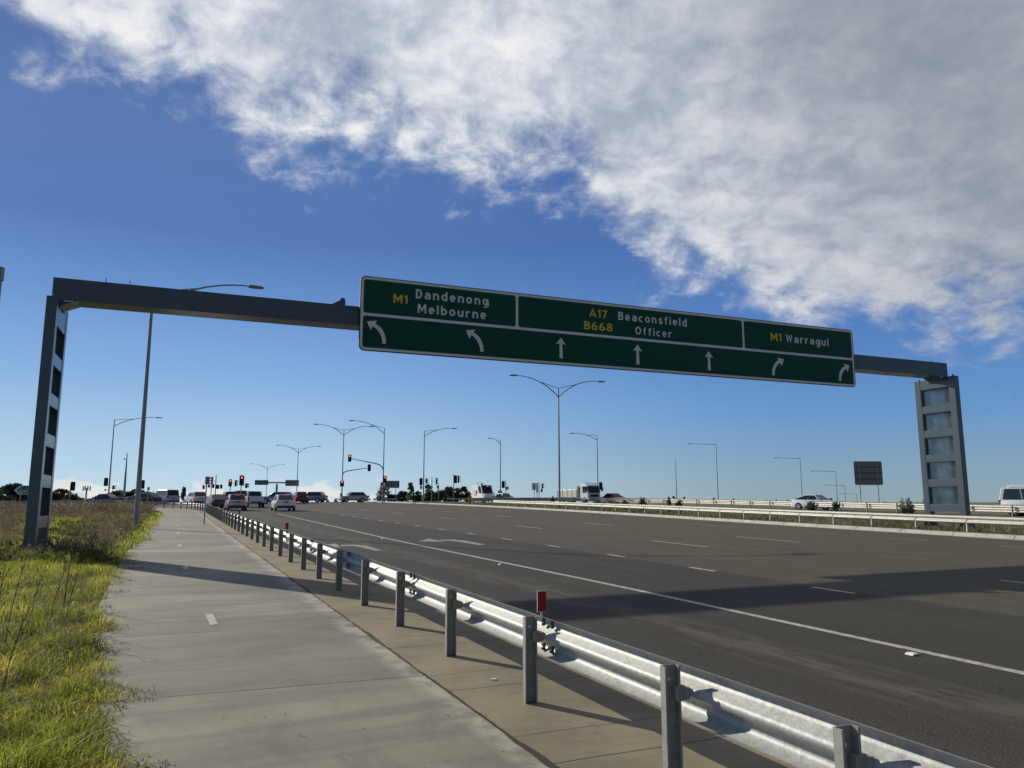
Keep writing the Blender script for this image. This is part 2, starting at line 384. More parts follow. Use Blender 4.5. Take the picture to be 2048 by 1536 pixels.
M = dict(
    asphalt=m_asphalt(), path=m_path(), strip=m_strip(), kerb=m_kerb(),
    soil=mat('soil', (.10, .085, .05), .95, var=.4, vscale=.6, bump=.5, bscale=8, var2=(.05, .06, .025)),
    median=mat('median_soil', (.095, .085, .05), .95, var=.35, vscale=.5, var2=(.05, .065, .022), bump=.5, bscale=6),
    paint=mat('road_paint', (.41, .395, .345), .65, var=.42, vscale=11, var2=(.19, .18, .155)),
    paint_old=mat('worn_road_paint', (.27, .26, .23), .7, var=.35, vscale=9, var2=(.11, .105, .09)),
    gal=mat('galvanised_steel', (.33, .345, .335), .58, .28, var=.22, vscale=22, bump=.10, bscale=55),
    gal_dark=mat('weathered_steel', (.30, .30, .275), .5, .12, var=.22, vscale=9, bump=.12, bscale=60),
    gal_pale=mat('pale_galvanised_steel', (.50, .485, .43), .55, .15, var=.14, vscale=4),
    pole=mat('pole_steel', (.26, .275, .28), .5, .5, var=.2, vscale=2.5),
    gantry=mat('gantry_paint', (.070, .096, .112), .24, .0, var=.10, vscale=5, bump=.03, bscale=90, spec=.5),
    sheet=None, bolt=mat('bolt_steel', (.17, .17, .165), .5, .6), bright=mat('bright_bolt_and_hole', (.8, .8, .78), .35, .4),
    green=mat('sign_green', (.003, .068, .044), .5, var=.12, vscale=1.2, spec=.18), white=mat('sign_white', (.74, .71, .63), .6, spec=.2),
    green_far=mat('lightened_sign_green', (.008, .15, .09), .5), yellow=mat('sign_yellow', (.80, .47, .02), .5), black=mat('matt_black', (.012, .012, .014), .6),  # green_far: sign green lightened in colour so the shaded far signs don't go black
    signback=mat('sign_back', (.21, .20, .175), .6, .1, var=.15, vscale=2), paleback=mat('pale_sign_back', (.62, .60, .54), .5, .2),
    red=mat('red_reflector', (.30, .004, .008), .3), redlit=mat('red_signal_light', (.9, .05, .03), .4, emit=(1, .03, .02, 2.4)),
    redglow=mat('red_signal_centre', (1, .4, .35), .4, emit=(1, .25, .2, 4)),
    reddim=mat('dim_red_lens', (.20, .01, .015), .3), lens=mat('dark_lens', (.02, .02, .022), .15),
    brake=mat('brake_light', (.6, .02, .02), .25, emit=(1, .08, .05, .45)), tail=mat('tail_light', (.32, .012, .012), .2),
    headlight=mat('headlight_glass', (.75, .77, .78), .12, .1), glass=mat('car_glass', (.018, .022, .026), .06, spec=.6),
    tyre=mat('tyre_rubber', (.018, .018, .018), .85), rim=mat('alloy_rim', (.45, .45, .45), .35, .6), trim=mat('black_trim', (.022, .022, .024), .6),
    plate=mat('number_plate', (.10, .14, .14), .5), pinkred=mat('van_graphic', (.80, .42, .42), .5), amber=mat('amber_lens', (.8, .3, .03), .3),
    leaf_dark=None, leaf=None)
def paintmat(name, c, metal=.15): return mat(name, c, .3, metal, coat=.6)
CAR = dict(white=paintmat('white_car_paint', (.78, .78, .77), 0), silver=paintmat('silver_car_paint', (.42, .43, .44), .4), grey=paintmat('grey_car_paint', (.17, .175, .18), .3),
    bluegrey=paintmat('blue_grey_car_paint', (.15, .165, .185), .3), dark=paintmat('dark_car_paint', (.022, .026, .038), .3), maroon=paintmat('maroon_car_paint', (.10, .012, .018), .3), red=paintmat('red_car_paint', (.42, .025, .04), .2),
    cream=paintmat('cream_body_paint', (.72, .68, .58), 0))
def m_leaf(name, lo, hi, trans=.35, scale=.5, third=None, rough=.5):
    m = bpy.data.materials.new(name); m.use_nodes = True; N, L = m.node_tree.nodes, m.node_tree.links; b = N['Principled BSDF']
    b.inputs['Roughness'].default_value = rough; b.inputs['Specular IOR Level'].default_value = .35
    g = N.new('ShaderNodeNewGeometry'); n = N.new('ShaderNodeTexNoise'); n.inputs['Scale'].default_value = scale; n.inputs['Detail'].default_value = 6; n.inputs['Roughness'].default_value = .65
    L.new(g.outputs['Position'], n.inputs['Vector'])
    cr = N.new('ShaderNodeValToRGB'); e = cr.color_ramp.elements; e[0].position = .32; e[1].position = .68; e[0].color = (*lo, 1); e[1].color = (*hi, 1)
    if third: q = e.new(.52); q.color = (*third, 1)
    L.new(n.outputs[0], cr.inputs[0])
    mx = N.new('ShaderNodeMixRGB'); mx.blend_type = 'MULTIPLY'; mx.inputs[0].default_value = 1
    rp = N.new('ShaderNodeMapRange'); L.new(g.outputs['Random Per Island'], rp.inputs[0]); rp.inputs[3].default_value = .6; rp.inputs[4].default_value = 1.35
    L.new(cr.outputs[0], mx.inputs[1]); L.new(rp.outputs[0], mx.inputs[2])
    L.new(mx.outputs[0], b.inputs['Base Color'])
    tr = N.new('ShaderNodeBsdfTranslucent'); L.new(mx.outputs[0], tr.inputs[0]); ms = N.new('ShaderNodeMixShader'); ms.inputs[0].default_value = trans
    L.new(b.outputs[0], ms.inputs[1]); L.new(tr.outputs[0], ms.inputs[2]); L.new(ms.outputs[0], N['Material Output'].inputs[0])
    return m
M['leaf_dark'] = m_leaf('dark_foliage', (.05, .07, .042), (.125, .155, .085), .35, .4)
M['leaf'] = m_leaf('green_foliage', (.075, .11, .04), (.20, .25, .09), .4, .6)
M['leaf_yellow'] = m_leaf('yellow_green_foliage', (.07, .095, .025), (.16, .19, .05), .35, .8)
M['weed_leaf'] = m_leaf('weed_leaves', (.05, .075, .025), (.15, .18, .06), .35, .8, rough=.95)
M['leaf_grey'] = m_leaf('grey_green_foliage', (.105, .13, .085), (.25, .275, .175), .4, .6)
M['bark'] = mat('bark', (.085, .07, .055), .9, var=.35, vscale=6)
M['grass'] = m_leaf('green_grass', (.07, .105, .018), (.66, .56, .15), .55, 1.3, third=(.29, .33, .048))
M['dry'] = m_leaf('dry_grass', (.075, .062, .042), (.30, .245, .165), .4, .55, third=(.165, .135, .088))
M['straw'] = m_leaf('straw', (.20, .16, .09), (.42, .36, .22), .4, 1.5)
M['mgrass'] = m_leaf('median_grass', (.08, .10, .022), (.22, .21, .06), .4, .7, third=(.13, .115, .05))
M['redweed'] = m_leaf('reddish_runners', (.10, .075, .03), (.19, .16, .045), .3, 2, third=(.14, .075, .035))
def m_sheet():
    m = mat('ribbed_panel_sheet', (.30, .35, .38), .24, .45, var=.4, vscale=1.3, spec=.9, coat=.6); return m
M['sheet'] = m_sheet()

# ------------------------------------------------------------------ ground surfaces
def sheet(name, left, right, m, dz=0, cross=1, dzl=None, kind='structure', u0=0, parent=None, vs=None):
    """ribbon between two polylines (Vectors), UV = (metres along, metres across)"""
    me = bpy.data.meshes.new(name); n = len(left); vv = []; uvs = []; acc = u0
    for i in range(n):
        if i: acc += ((left[i] - left[i - 1]).length + (right[i] - right[i - 1]).length) / 2
        for k in range(cross + 1):
            f = k / cross; p = left[i].lerp(right[i], f); vv.append((p.x, p.y, gz(p.x, p.y) + (dz if dzl is None else dzl + (dz - dzl) * f)))
            uvs.append((acc, f * (right[i] - left[i]).length if vs is None else vs[0] + (vs[1] - vs[0]) * f))
    c1 = cross + 1; fs = [(i * c1 + k, i * c1 + k + 1, (i + 1) * c1 + k + 1, (i + 1) * c1 + k) for i in range(n - 1) for k in range(cross)]
    me.from_pydata(vv, [], fs); ul = me.uv_layers.new(name='UVMap')
    for p in me.polygons:
        for li in p.loop_indices: ul.data[li].uv = uvs[me.loops[li].vertex_index]
        p.use_smooth = True
    bm = bmesh.new(); bm.from_mesh(me); bmesh.ops.recalc_face_normals(bm, faces=bm.faces)
    if sum(f.normal.z for f in bm.faces) < 0: bmesh.ops.reverse_faces(bm, faces=bm.faces)
    bm.to_mesh(me); bm.free()
    o = bpy.data.objects.new(name, me); COL.objects.link(o); me.materials.append(m)
    if kind: o['kind'] = kind
    if parent: o.parent = parent
    return o

# base line of the left guard rail: straight, then bending left round the corner
base = [Vector(W(u, 0)[:2]) for u in range(-16, 62, 2)]
arc = smooth_line([base[-1], (-25.2, 64.6), (-28.9, 72), (-32.2, 77.6), (-35.6, 81.2), (-40, 84.2), (-47, 86.2), (-58, 87.0), (-74, 86.5)], 2)
CURVE = base + resample(arc, 1.0)[1:]
NB = len(base)
xs = np.concatenate([-np.geomspace(4000, 62, 26), np.arange(-58, 62, 4.0), np.geomspace(62, 4000, 26)])
ys = np.concatenate([[-600, -200, -80], np.arange(-40, 220, 5.0), np.geomspace(225, 9000, 34)])
vv = [(x, y, gz(x, y) - .07) for y in ys for x in xs]; nx = len(xs)
me = bpy.data.meshes.new('ground'); me.from_pydata(vv, [], [(j * nx + i, j * nx + i + 1, (j + 1) * nx + i + 1, (j + 1) * nx + i) for j in range(len(ys) - 1) for i in range(nx - 1)])
g = bpy.data.objects.new('ground', me); COL.objects.link(g); me.materials.append(M['soil']); g['kind'] = 'structure'; me.polygons.foreach_set('use_smooth', [True] * len(me.polygons))

KERB = smooth_line([(33.5, -14), (28.6, 0), (25.1, 10), (21.75, 20), (18.65, 28.6), (15.5, 37.4), (11.2, 51), (6.6, 65.5), (1.2, 80), (-7.6, 101.5), (-16.6, 119), (-23, 130.5), (-30, 143)], 3)
KERB = resample(KERB, 2.0)
# road: from the left guard rail across to the median kerb; wide open at the intersection
us = [-16 + 2 * k for k in range(81)]
lroad, rroad = [], []
for u in us:
    a = Vector(W(u, 1.1)[:2]); lroad.append(a)
    best = None
    for p, q in zip(KERB, KERB[1:]):       # intersect the cross line with the kerb
        den = NV.x * (q - p).y - NV.y * (q - p).x
        if abs(den) < 1e-6: continue
        s_ = ((p - a).x * (q - p).y - (p - a).y * (q - p).x) / den; t_ = ((p - a).x * NV.y - (p - a).y * NV.x) / den
        if -.001 <= t_ <= 1.001 and s_ > 0: best = s_; break
    rroad.append(a + NV * (best if best else 31))
sheet('road', lroad, rroad, M['asphalt'], 0, cross=8, u0=-16)
sheet('cross_road', [Vector(W(62 + 2 * k, .62)[:2]) - NV * (0 if k < 3 else 130) for k in range(4, 50)], [Vector(W(62 + 2 * k, .60)[:2]) for k in range(4, 50)], M['asphalt'], -.012, cross=26)
sheet('opposite_road', [Vector(W(-20 + 4 * k, 41)[:2]) for k in range(50)], [Vector(W(-20 + 4 * k, 56)[:2]) for k in range(50)], M['asphalt'], -.01, cross=4)
EV = [(-16, -2.5), (-3, -2.65), (0, -2.95), (3, -3.28), (6, -3.55), (19, -3.72), (40, -3.5), (58, -3.2), (80, -3.2)]
def lerpv(tab, u):
    return float(np.interp(u, [t[0] for t in tab], [t[1] for t in tab]))
pr = offset(CURVE, -.52); pl = [offset(CURVE, lerpv(EV, -16 + 2 * i if i < NB else 58) - .16)[i] for i in range(len(CURVE))]
sheet('path', pl, pr, M['path'], .02, cross=4, u0=-16, vs=(-3.55, -.52))
sheet('concrete_strip', offset(CURVE, -.505), offset(CURVE, .98), M['strip'], .02, cross=2, u0=-16, vs=(-.505, .98))
sheet('left_kerb', offset(CURVE, .983), offset(CURVE, 1.12), M['kerb'], .006, cross=1, u0=-16, dzl=.022)
# dark crack filled with dirt between the path and the strip
b = MB()
for i in range(len(CURVE) - 1):
    for k in range(8):
        p = offset(CURVE, -.512)[i].lerp(offset(CURVE, -.512)[i + 1], k / 8) if False else None
CR = offset(CURVE, -.512)
crp = resample(CR[:45], .12)
lft, rgt = [], []
for p in crp:
    w = .008 + .022 * max(0, math.sin(p.y * 2.1) * math.sin(p.y * .77 + 1)) + random.uniform(0, .008); o_ = random.uniform(-.008, .008)
    lft.append(p + NV * (o_ - w)); rgt.append(p + NV * (o_ + w))
sheet('path_crack', lft, rgt, mat('crack_dirt', (.022, .02, .014), .95), .0245)
# kerb of the median: flush channel, sloping face, flat top
k0 = offset(KERB, -.42); k1 = offset(KERB, 0); k2 = offset(KERB, .12); k3 = offset(KERB, .34)
kb = sheet('median_kerb_channel', k0, k1, M['kerb'], .006)
sheet('median_kerb_face', k1, k2, M['kerb'], .135, dzl=.006)
sheet('median_kerb', k2, k3, M['kerb'], .14, dzl=.135)
sheet('median', k3, [Vector(W(-16 + 160 * i / (len(k3) - 1), 41.5)[:2]) for i in range(len(k3))], M['median'], .06, cross=8, dzl=.13)

def marks(name, quads, m, dz=.004):
    b = MB(); b.v = [W(u, v, dz) for q in quads for (u, v) in q]; b.f = []
    k = 0
    for q in quads: b.f.append(tuple(range(k, k + len(q)))); k += len(q)
    o = b.build(name, m, None, fix=False); o['kind'] = 'structure'
    me = o.data
    for p in me.polygons:
        if p.normal.z < 0: p.flip()
    return o
def dash(tab, starts, ln, w):
    out = []
    for s_ in starts:
        e = s_ + ln; a, c = lerpv(tab, s_), lerpv(tab, e); out.append([(s_, a - w / 2), (s_, a + w / 2), (e, c + w / 2), (e, c - w / 2)])
    return out
solid = [(-18, 4.85), (-1, 4.85), (7, 4.92), (21, 4.72), (58, 5.1)]
q = []
for i in range(38):
    a, c = -18 + 2 * i, -16 + 2 * i; va, vc = lerpv(solid, a), lerpv(solid, c); q.append([(a, va - .065), (a, va + .065), (c, vc + .065), (c, vc - .065)])
marks('solid_lane_line', q, M['paint'])
T1 = [(-6, 7.9), (1.6, 8.09), (5, 8.13), (8.6, 8.33), (12.5, 8.5), (16.5, 8.6), (20.5, 8.7), (24.5, 8.8), (32, 8.9), (40, 8.98), (52, 9.15), (100, 9.6)]
marks('short_lane_dashes', dash(T1, [-3.9 + 4 * k for k in range(15)], .98, .13), M['paint'])
T2 = [(-12, 11.6), (4.7, 12.39), (14, 12.9), (17.3, 13.08), (27.4, 13.48), (30.7, 13.65), (40.7, 13.95), (57, 14.2), (71, 14.46), (100, 15)]
T3 = [(-12, 15.4), (15, 17.33), (18.3, 17.55), (28.9, 18.33), (32.7, 18.62), (43, 18.9), (58, 19.56), (75, 20), (100, 20.6)]
T4 = [(-5, 21.3), (10, 21.9), (18.5, 22.3), (38, 24.3), (60, 25.3), (100, 26)]
marks('long_lane_dashes', dash(T2, [-12.2 + 13.25 * k for k in range(8)], 3.35, .12) + dash(T3, [.8 + 14.1 * k for k in range(7)], 3.6, .12), M['paint'])
marks('faint_lane_dashes', dash(T4, [.2, 9, 13.4, 17.9, 27, 36.9, 50, 63], 2.0, .10) , M['paint_old'])
marks('stop_line', [[(71.6, 5.6), (71.6, 27), (72.0, 27), (72.0, 5.6)]], M['paint_old'])
marks('turn_arrow_left_lane', [[(16.94, 2.85), (17.15, 3.10), (19.37, 3.10), (19.9, 2.86), (19.28, 2.66), (18.92, 2.76)], [(19.9, 2.86), (19.95, 2.40), (19.28, 2.36), (19.28, 2.66)], [(20.75, 2.42), (19.75, 1.75), (18.7, 2.2)]], M['paint_old'])
marks('turn_arrow_second_lane', [[(18.0, 6.55), (18.2, 6.87), (20.38, 6.97), (21.1, 6.82), (20.5, 6.51), (18.64, 6.56)], [(21.1, 6.82), (21.35, 6.3), (20.62, 6.18), (20.5, 6.51)], [(22.05, 6.15), (20.75, 5.35), (20.0, 6.08)]], M['paint_old'])
TP = [(-6, -2.1), (5, -2.2), (13, -2.4), (22, -2.45), (37, -2.37), (53, -2.3)]
marks('path_centre_dashes', dash(TP, [-2.9 + 7.95 * k for k in range(8)], 1.02, .10), M['paint'], .0245)

# ------------------------------------------------------------------ guard rails
def wprofile():
    half = [(.002, .156), (.018, .152), (.066, .122), (.080, .108), (.083, .092), (.080, .076), (.068, .060), (.016, .028), (.004, .016), (0, 0)]
    return half + [(x, -z) for x, z in reversed(half[:-1])]
WP = wprofile()
def tprofile():
    ridge = lambda c: [(.010, c + .075), (.066, c + .052), (.082, c + .03), (.082, c - .03), (.066, c - .052), (.010, c - .075)]
    return [(.002, .253)] + ridge(.168) + ridge(0) + ridge(-.168) + [(.002, -.253)]
TPF = tprofile()
def rail_mesh(b, pts, side, dz, WP=WP):
    """W-beam swept along pts (list of Vector xy); bulges to +side"""
    t = .0035; rings = []
    for i, p in enumerate(pts):
        d = (pts[min(i + 1, len(pts) - 1)] - pts[max(i - 1, 0)]).normalized(); nn = Vector((d.y, -d.x)) * side
        z = gz(p.x, p.y) + dz
        ring = [(p.x + nn.x * x, p.y + nn.y * x, z + h) for x, h in WP] + [(p.x + nn.x * (x + t), p.y + nn.y * (x + t), z + h) for x, h in reversed(WP)]
        rings.append(ring)
    b.loft(rings)
def post_mesh():
    b = MB()      # C section, web across the rail, flanges along it; local x = toward the road, y along the rail
    h = .718
    b.prism([(-.055, -.03), (-.042, -.03), (-.042, -.026), (-.050, -.026), (-.050, .017), (.050, .017), (.050, -.026), (.042, -.026), (.042, -.03), (.055, -.03), (.055, .022), (-.055, .022)], -.2, h - .012, 'xy')
    return b
def spacer_mesh():
    b = MB(); b.prism(rrect(.075, .09, .02, 4, .055, .545), -.028, .028, 'xz'); b.box((.095, 0, .545), (.03, .09, .07)); return b
POST = {}
def posts_along(parent, pts, dirs, side, m, zsc=1.0):
    for p, d in zip(pts, dirs):
        key = (m.name, side)
        rz = math.atan2(-d.x * side, d.y * side) if True else 0
        nn = Vector((d.y, -d.x)) * side
        rz = math.atan2(nn.y, nn.x)
        if key not in POST:
            po = post_mesh().build('post', m, parent); sp = spacer_mesh().build('spacer_block', M['gal_dark'], po)
            hb = MB()
            hb.tube([(0, .008, .625), (0, .019, .625)], .011, 8)  # added pale disc for the bright rail seen through a hole in the post
            hb.build('post_hole_disc', M['bright'], po); POST[key] = po
        else:
            src = POST[key]; po = src.copy(); COL.objects.link(po); po.parent = parent
            for ch in src.children:
                c = ch.copy(); COL.objects.link(c); c.parent = po
        po.location = (p.x, p.y, gz(p.x, p.y)); po.rotation_euler = (0, 0, rz); po.scale = (1, 1, zsc)

def guard_rail(name, label, pts, side, rail_off, m_rail, m_post, dz=.545, nsec=4.0, pst=2.0, prof=WP, zsc=1.0):
    """pts is the line of posts; the W-beam stands rail_off metres to +side of it"""
    root = thing(name, (0, 0, 0), 0, label, 'guard rail', None)
    line = resample(pts, .5)
    rl = offset(line, rail_off * side)
    k = int(nsec / .5)
    for i in range(0, len(rl) - 1, k):
        seg = rl[i:i + k + 1]
        if len(seg) < 2: continue
        b = MB()
        if i + k + 1 < len(rl): seg = seg + [seg[-1] + (seg[-1] - seg[-2]).normalized() * .16]
        sh = .004 if (i // k) % 2 else 0
        rail_mesh(b, offset(seg, sh * side) if sh else seg, side, dz, prof); b.build('rail_beam', m_rail, root, smooth=True)
    step = int(pst / .5); pp = line[::step]
    dirs = [(line[min(i + 1, len(line) - 1)] - line[max(i - 1, 0)]).normalized() for i in range(0, len(line), step)]
    posts_along(root, pp, dirs, side, m_post, zsc)
    return root, rl, line
line0 = [Vector(W(u, 0)[:2]) for u in np.arange(-12, 61, 1.0)] + [p for p in CURVE[NB:]]
gr, rl, gl = guard_rail('guard_rail', 'long galvanised guard rail with dark posts between the footpath and the road', line0, 1, .105, M['gal'], M['gal_dark'])
# splice bolts at every other post of the straight
for o in gr.children:      # the post nearest the viewer stands closer to its neighbour than the rest
    if o.name.startswith('post') and (Vector(o.location).xy - Vector(W(-4, 0)).xy).length < .3: o.location = W(-3.34, 0)
BOLT = None
for k in range(-2, 12):
    for du in (-.11, .05):
        for dz_ in (.115, .085, -.085, -.115):
            if k > 6 and abs(dz_) > .1: continue
            p = W(4 * k + du, .105 + (.058 if abs(dz_) > .1 else .063), .545 + dz_)
            if BOLT is None:
                b = MB(); b.tube([(0, 0, 0), (-.022, 0, 0)], .017, 6); b.tube([(-.0215, 0, 0), (-.034, 0, 0)], .009, 6); BOLT = b.build('splice_bolt', M['bolt'], gr); bo = BOLT
            else: bo = BOLT.copy(); COL.objects.link(bo)
            bo.location = p; bo.rotation_euler = (0, 0, ANG)
for k in range(0, 4):
    c = Vector(W(16 * k + .1, .16, .545))
    b = MB(); b.M = Matrix.Translation(c) @ Matrix.Rotation(ANG, 4, 'Z')
    b.box((0, 0, .265), (.086, .006, .176)); b.box((0, .004, .15), (.02, .003, .1)); dl = b.build('delineator', M['white'], gr)
    b = MB(); b.M = Matrix.Translation(c) @ Matrix.Rotation(ANG, 4, 'Z'); b.box((0, -.005, .265), (.079, .005, .168)); b.build('red_reflector', M['red'], dl)

f1 = offset(KERB, .75)
f1 = [p for p in f1 if 2 < p.y < 91]
guard_rail('guard_rail', 'low pale guard rail just behind the median kerb, nearest to the far gantry leg', f1, -1, .02, M['gal_pale'], M['gal_pale'], dz=.62, pst=2.5)
f2 = resample(smooth_line([(45, 20), (38.6, 40), (33.8, 54), (27.4, 78), (20.5, 99), (12, 112), (5.2, 116.5), (-.5, 114.5), (-6, 109.5)], 3), 1.0)
guard_rail('guard_rail', 'far guard rail on the back edge of the median with its posts toward the viewer', f2, 1, .105, M['gal_pale'], M['gal_dark'], dz=.60, pst=3.5, prof=TPF, zsc=1.17)
f3 = resample([(-27, 152), (-19, 150), (-8, 147), (2, 150)], 1.0)
guard_rail('guard_rail', 'short white guard rail beyond the intersection in front of the dark bushes', f3, 1, .105, M['gal_pale'], M['gal_pale'])
f4 = resample([at(-60, 1013, 84).xy, at(60, 1010.5, 88).xy, at(262, 1004.5, 97).xy, at(300, 1003.5, 112).xy], 1.0)
guard_rail('guard_rail', 'distant guard rail seen over the dry weeds left of the lamp post', f4, 1, .105, M['gal_dark'], M['gal_dark'])

# ------------------------------------------------------------------ sign gantry
GA = Vector((-13.427, 21.8)); a_ = R(22.5)
ax = Vector((math.cos(a_), math.sin(a_))); bx_ = Vector((-math.sin(a_), math.cos(a_)))
gant = thing('sign_gantry', (GA.x, GA.y, 0), a_, 'dark grey portal gantry spanning the whole road and carrying the wide green direction sign', 'sign gantry')
def gground(t, l):
    p = GA + ax * t + bx_ * l; return gz(p.x, p.y)
ZB, ZT, ZL = 7.62, 8.28, 7.6
b = MB(); b.box((18.42, .4, (ZB + ZT) / 2), (36.85, .8, ZT - ZB)); bm_ = b.build('beam', M['gantry'], gant, bevel=.012)
for tt in (1.35, 2.0): 
    b = MB(); b.tube([(tt, .15, ZT), (tt, .15, ZT + .16)], .012, 6); b.build('lifting_pin', M['bolt'], gant)
for tt in (36.0, 36.15):
    b = MB(); b.tube([(tt, .15, ZT), (tt, .15, ZT + .10)], .012, 6); b.build('lifting_pin', M['bolt'], gant)
def leg(t0, t1, inner):
    """ladder-framed leg; inner = +1 when the open face looks toward +t"""
    l0, l1, w = -.49, 1.66, .30
    zg = gground((t0 + t1) / 2, .6) + (.09 if t0 > 10 else -.02); tm = (t0 + t1) / 2; T = t1 - t0
    # columns and rungs of one welded leg
    b = MB()
    z_open = zg + .74
    for la, lb in ((l0, l0 + w), (l1 - w, l1)): b.box((tm, (la + lb) / 2, (zg + .03 + ZL) / 2), (T, lb - la, ZL - zg - .03))
    wz = [(zg + 1.05 + 1.163 * k, zg + 1.05 + 1.163 * k + .86) for k in range(5)]
    rung = [(z_open, wz[0][0])] + [(wz[k][1], wz[k + 1][0]) for k in range(4)] + [(wz[4][1], ZL - .006)]
    for za, zb in rung: b.box((tm, (l0 + l1) / 2, (za + zb) / 2), (T - .02, l1 - l0 - 2 * w, zb - za))
    col = b.build('leg', M['gantry'], gant, bevel=.008)
    fx = t1 if inner > 0 else t0
    for za, zb in wz:
        # recessed ribbed sheet, framed
        b = MB(); n = 22; la, lb = l0 + w + .03, l1 - w - .03
        prof = []
        for i in range(n * 4 + 1):
            y = la + (lb - la) * i / (n * 4); prof.append((y, .02 * math.sin(2 * math.pi * i / 4)))
        x0 = fx - inner * .235
        b.add([(x0 + p[1], p[0], za) for p in prof] + [(x0 + p[1], p[0], zb) for p in prof], [(i, i + 1, i + 1 + len(prof), i + len(prof)) for i in range(len(prof) - 1)])
        pn = b.build('panel', M['sheet'], col, smooth=True)
        b = MB(); xf = fx - inner * .03
        for yy in (l0 + w + .015, l1 - w - .015): b.box((xf, yy, (za + zb) / 2), (.03, .03, zb - za))
        for zz in (za + .015, zb - .015): b.box((xf, (l0 + l1) / 2, zz), (.03, l1 - l0 - 2 * w - .06, .03))
        b.build('panel_frame', M['gantry'], col)
    # base plates with gussets and anchor bolts
    for la, lb in ((l0, l0 + w), (l1 - w, l1)):
        lm = (la + lb) / 2; b = MB()
        b.box((tm, lm, zg + .02), (T + .5, w + .34, .04))
        for s_ in (-1, 1):
            for yy in (la + .03, lb - .03):
                b.prism([(tm + s_ * T / 2, zg + .04), (tm + s_ * (T / 2 + .21), zg + .04), (tm + s_ * (T / 2 + .21), zg + .08), (tm + s_ * T / 2, zg + .42)], yy - .012, yy + .012, 'xz')
            b.prism([(lm + s_ * w / 2, zg + .04), (lm + s_ * (w / 2 + .15), zg + .04), (lm + s_ * (w / 2 + .15), zg + .08), (lm + s_ * w / 2, zg + .40)], tm - .012, tm + .012, 'yz')
        b.build('base_plate', M['gantry'], gant)
        for s_ in (-1, 1):
            for q_ in (-1, 1):
                b = MB(); b.tube([(tm + s_ * (T / 2 + .13), lm + q_ * (w / 2 + .1), zg), (tm + s_ * (T / 2 + .13), lm + q_ * (w / 2 + .1), zg + .13)], .022, 8); b.build('anchor_bolt', M['gal'], gant)
    # flange under the beam, bolted to the inner face
    b = MB(); b.prism([(fx, ZB - .19), (fx + inner * .42, ZB - .004), (fx, ZB - .004)], .0, .8, 'xz'); b.box((fx + inner * .02, .4, ZB - .12), (.04, .95, .2)); b.build('bracket', M['gantry'], gant)
    for k in range(4):
        b = MB(); b.tube([(fx + inner * (.12 + .06 * k), -.02, ZB - .03), (fx + inner * (.12 + .06 * k), .03, ZB - .03)], .022, 8); b.build('flange_bolt', M['bright'], gant)
    for yy in (l0 + .16, l1 - .16):
        b = MB(); b.tube([(tm, yy, ZL), (tm, yy, ZL + .07), (tm, yy, ZL + .10)], [.05, .05, .02], 10); b.build('cap_bolt', M['bolt'], gant)
leg(-.05, .23, +1); leg(36.60, 36.90, -1)
# lifting lug on the beam next to the sign
b = MB(); b.prism([(8.05, ZT), (8.5, ZT), (8.5, ZT + .16)] + [(8.41 + .09 * math.cos(R(k)), ZT + .16 + .09 * math.sin(R(k))) for k in range(0, 181, 30)][1:] , .02, .05, 'xz'); b.build('lifting_lug', M['gantry'], gant)
# sign panel
SL_ = -.2      # front plane
def sp(px, py):
    d = ray(px, py); o = GA + bx_ * SL_
    # solve (d.x,d.y)*s = o + ax*t
    den = d.x * ax.y - d.y * ax.x
    s_ = (o.x * ax.y - o.y * ax.x) / den; p = Vector((d.x * s_, d.y * s_))
    return ((p - o).dot(ax), EYE + d.z * s_)
tl, tr_ = sp(721, 550), sp(1707, 661); bl, br = sp(718, 699.5), sp(1710, 775)
T0, T1_, Z0, Z1 = (tl[0] + bl[0]) / 2, (tr_[0] + br[0]) / 2, (bl[1] + br[1]) / 2, (tl[1] + tr_[1]) / 2
SW, SH = T1_ - T0, Z1 - Z0; SCX, SCZ = (T0 + T1_) / 2, (Z0 + Z1) / 2
b = MB(); b.prism(rrect(SW, SH, .20, 6, SCX, SCZ), SL_ + .006, SL_ + .06, 'xz'); panel = b.build('sign_panel', M['black'], gant)
b = MB()
for tt in np.arange(T0 + .5, T1_, 1.6): b.box((tt, SL_ + .125, SCZ), (.09, .12, SH - .1))
for zz in (Z0 + .3, SCZ, Z1 - .3): b.box((SCX, SL_ + .075, zz), (SW - .2, .025, .06))
b.build('sign_frame', M['gal_dark'], gant)
def flat(name, poly, m, l, parent=None, thick=.002):
    b = MB(); b.prism(poly, l - thick, l, 'xz'); return b.build(name, m, parent or panel)
flat('border', rrect(SW - .06, SH - .06, .185, 6, SCX, SCZ), M['white'], SL_ + .004)
zd = (sp(720, 626)[1] + sp(1706, 719.5)[1]) / 2
v1 = sp(1034, 620)[0]; v2 = sp(1486.6, 670)[0]
e = .115; lw = .05
def cell(ta, tb, za, zb): return rrect(tb - ta, zb - za, .085, 5, (ta + tb) / 2, (za + zb) / 2)
for nm, (ta, tb, za, zb) in dict(a=(T0 + e, v1 - lw, zd + lw, Z1 - e), b=(v1 + lw, v2 - lw, zd + lw, Z1 - e), c=(v2 + lw, T1_ - e, zd + lw, Z1 - e), d=(T0 + e, T1_ - e, Z0 + e, zd - lw)).items():
    flat('green_field', cell(ta, tb, za, zb), M['green'], SL_ + .001)
def arc_(cx, cy, rx, ry, a0, a1, n=14):
    return [(cx + rx * math.cos(R(a0 + (a1 - a0) * k / n)), cy + ry * math.sin(R(a0 + (a1 - a0) * k / n))) for k in range(n + 1)]
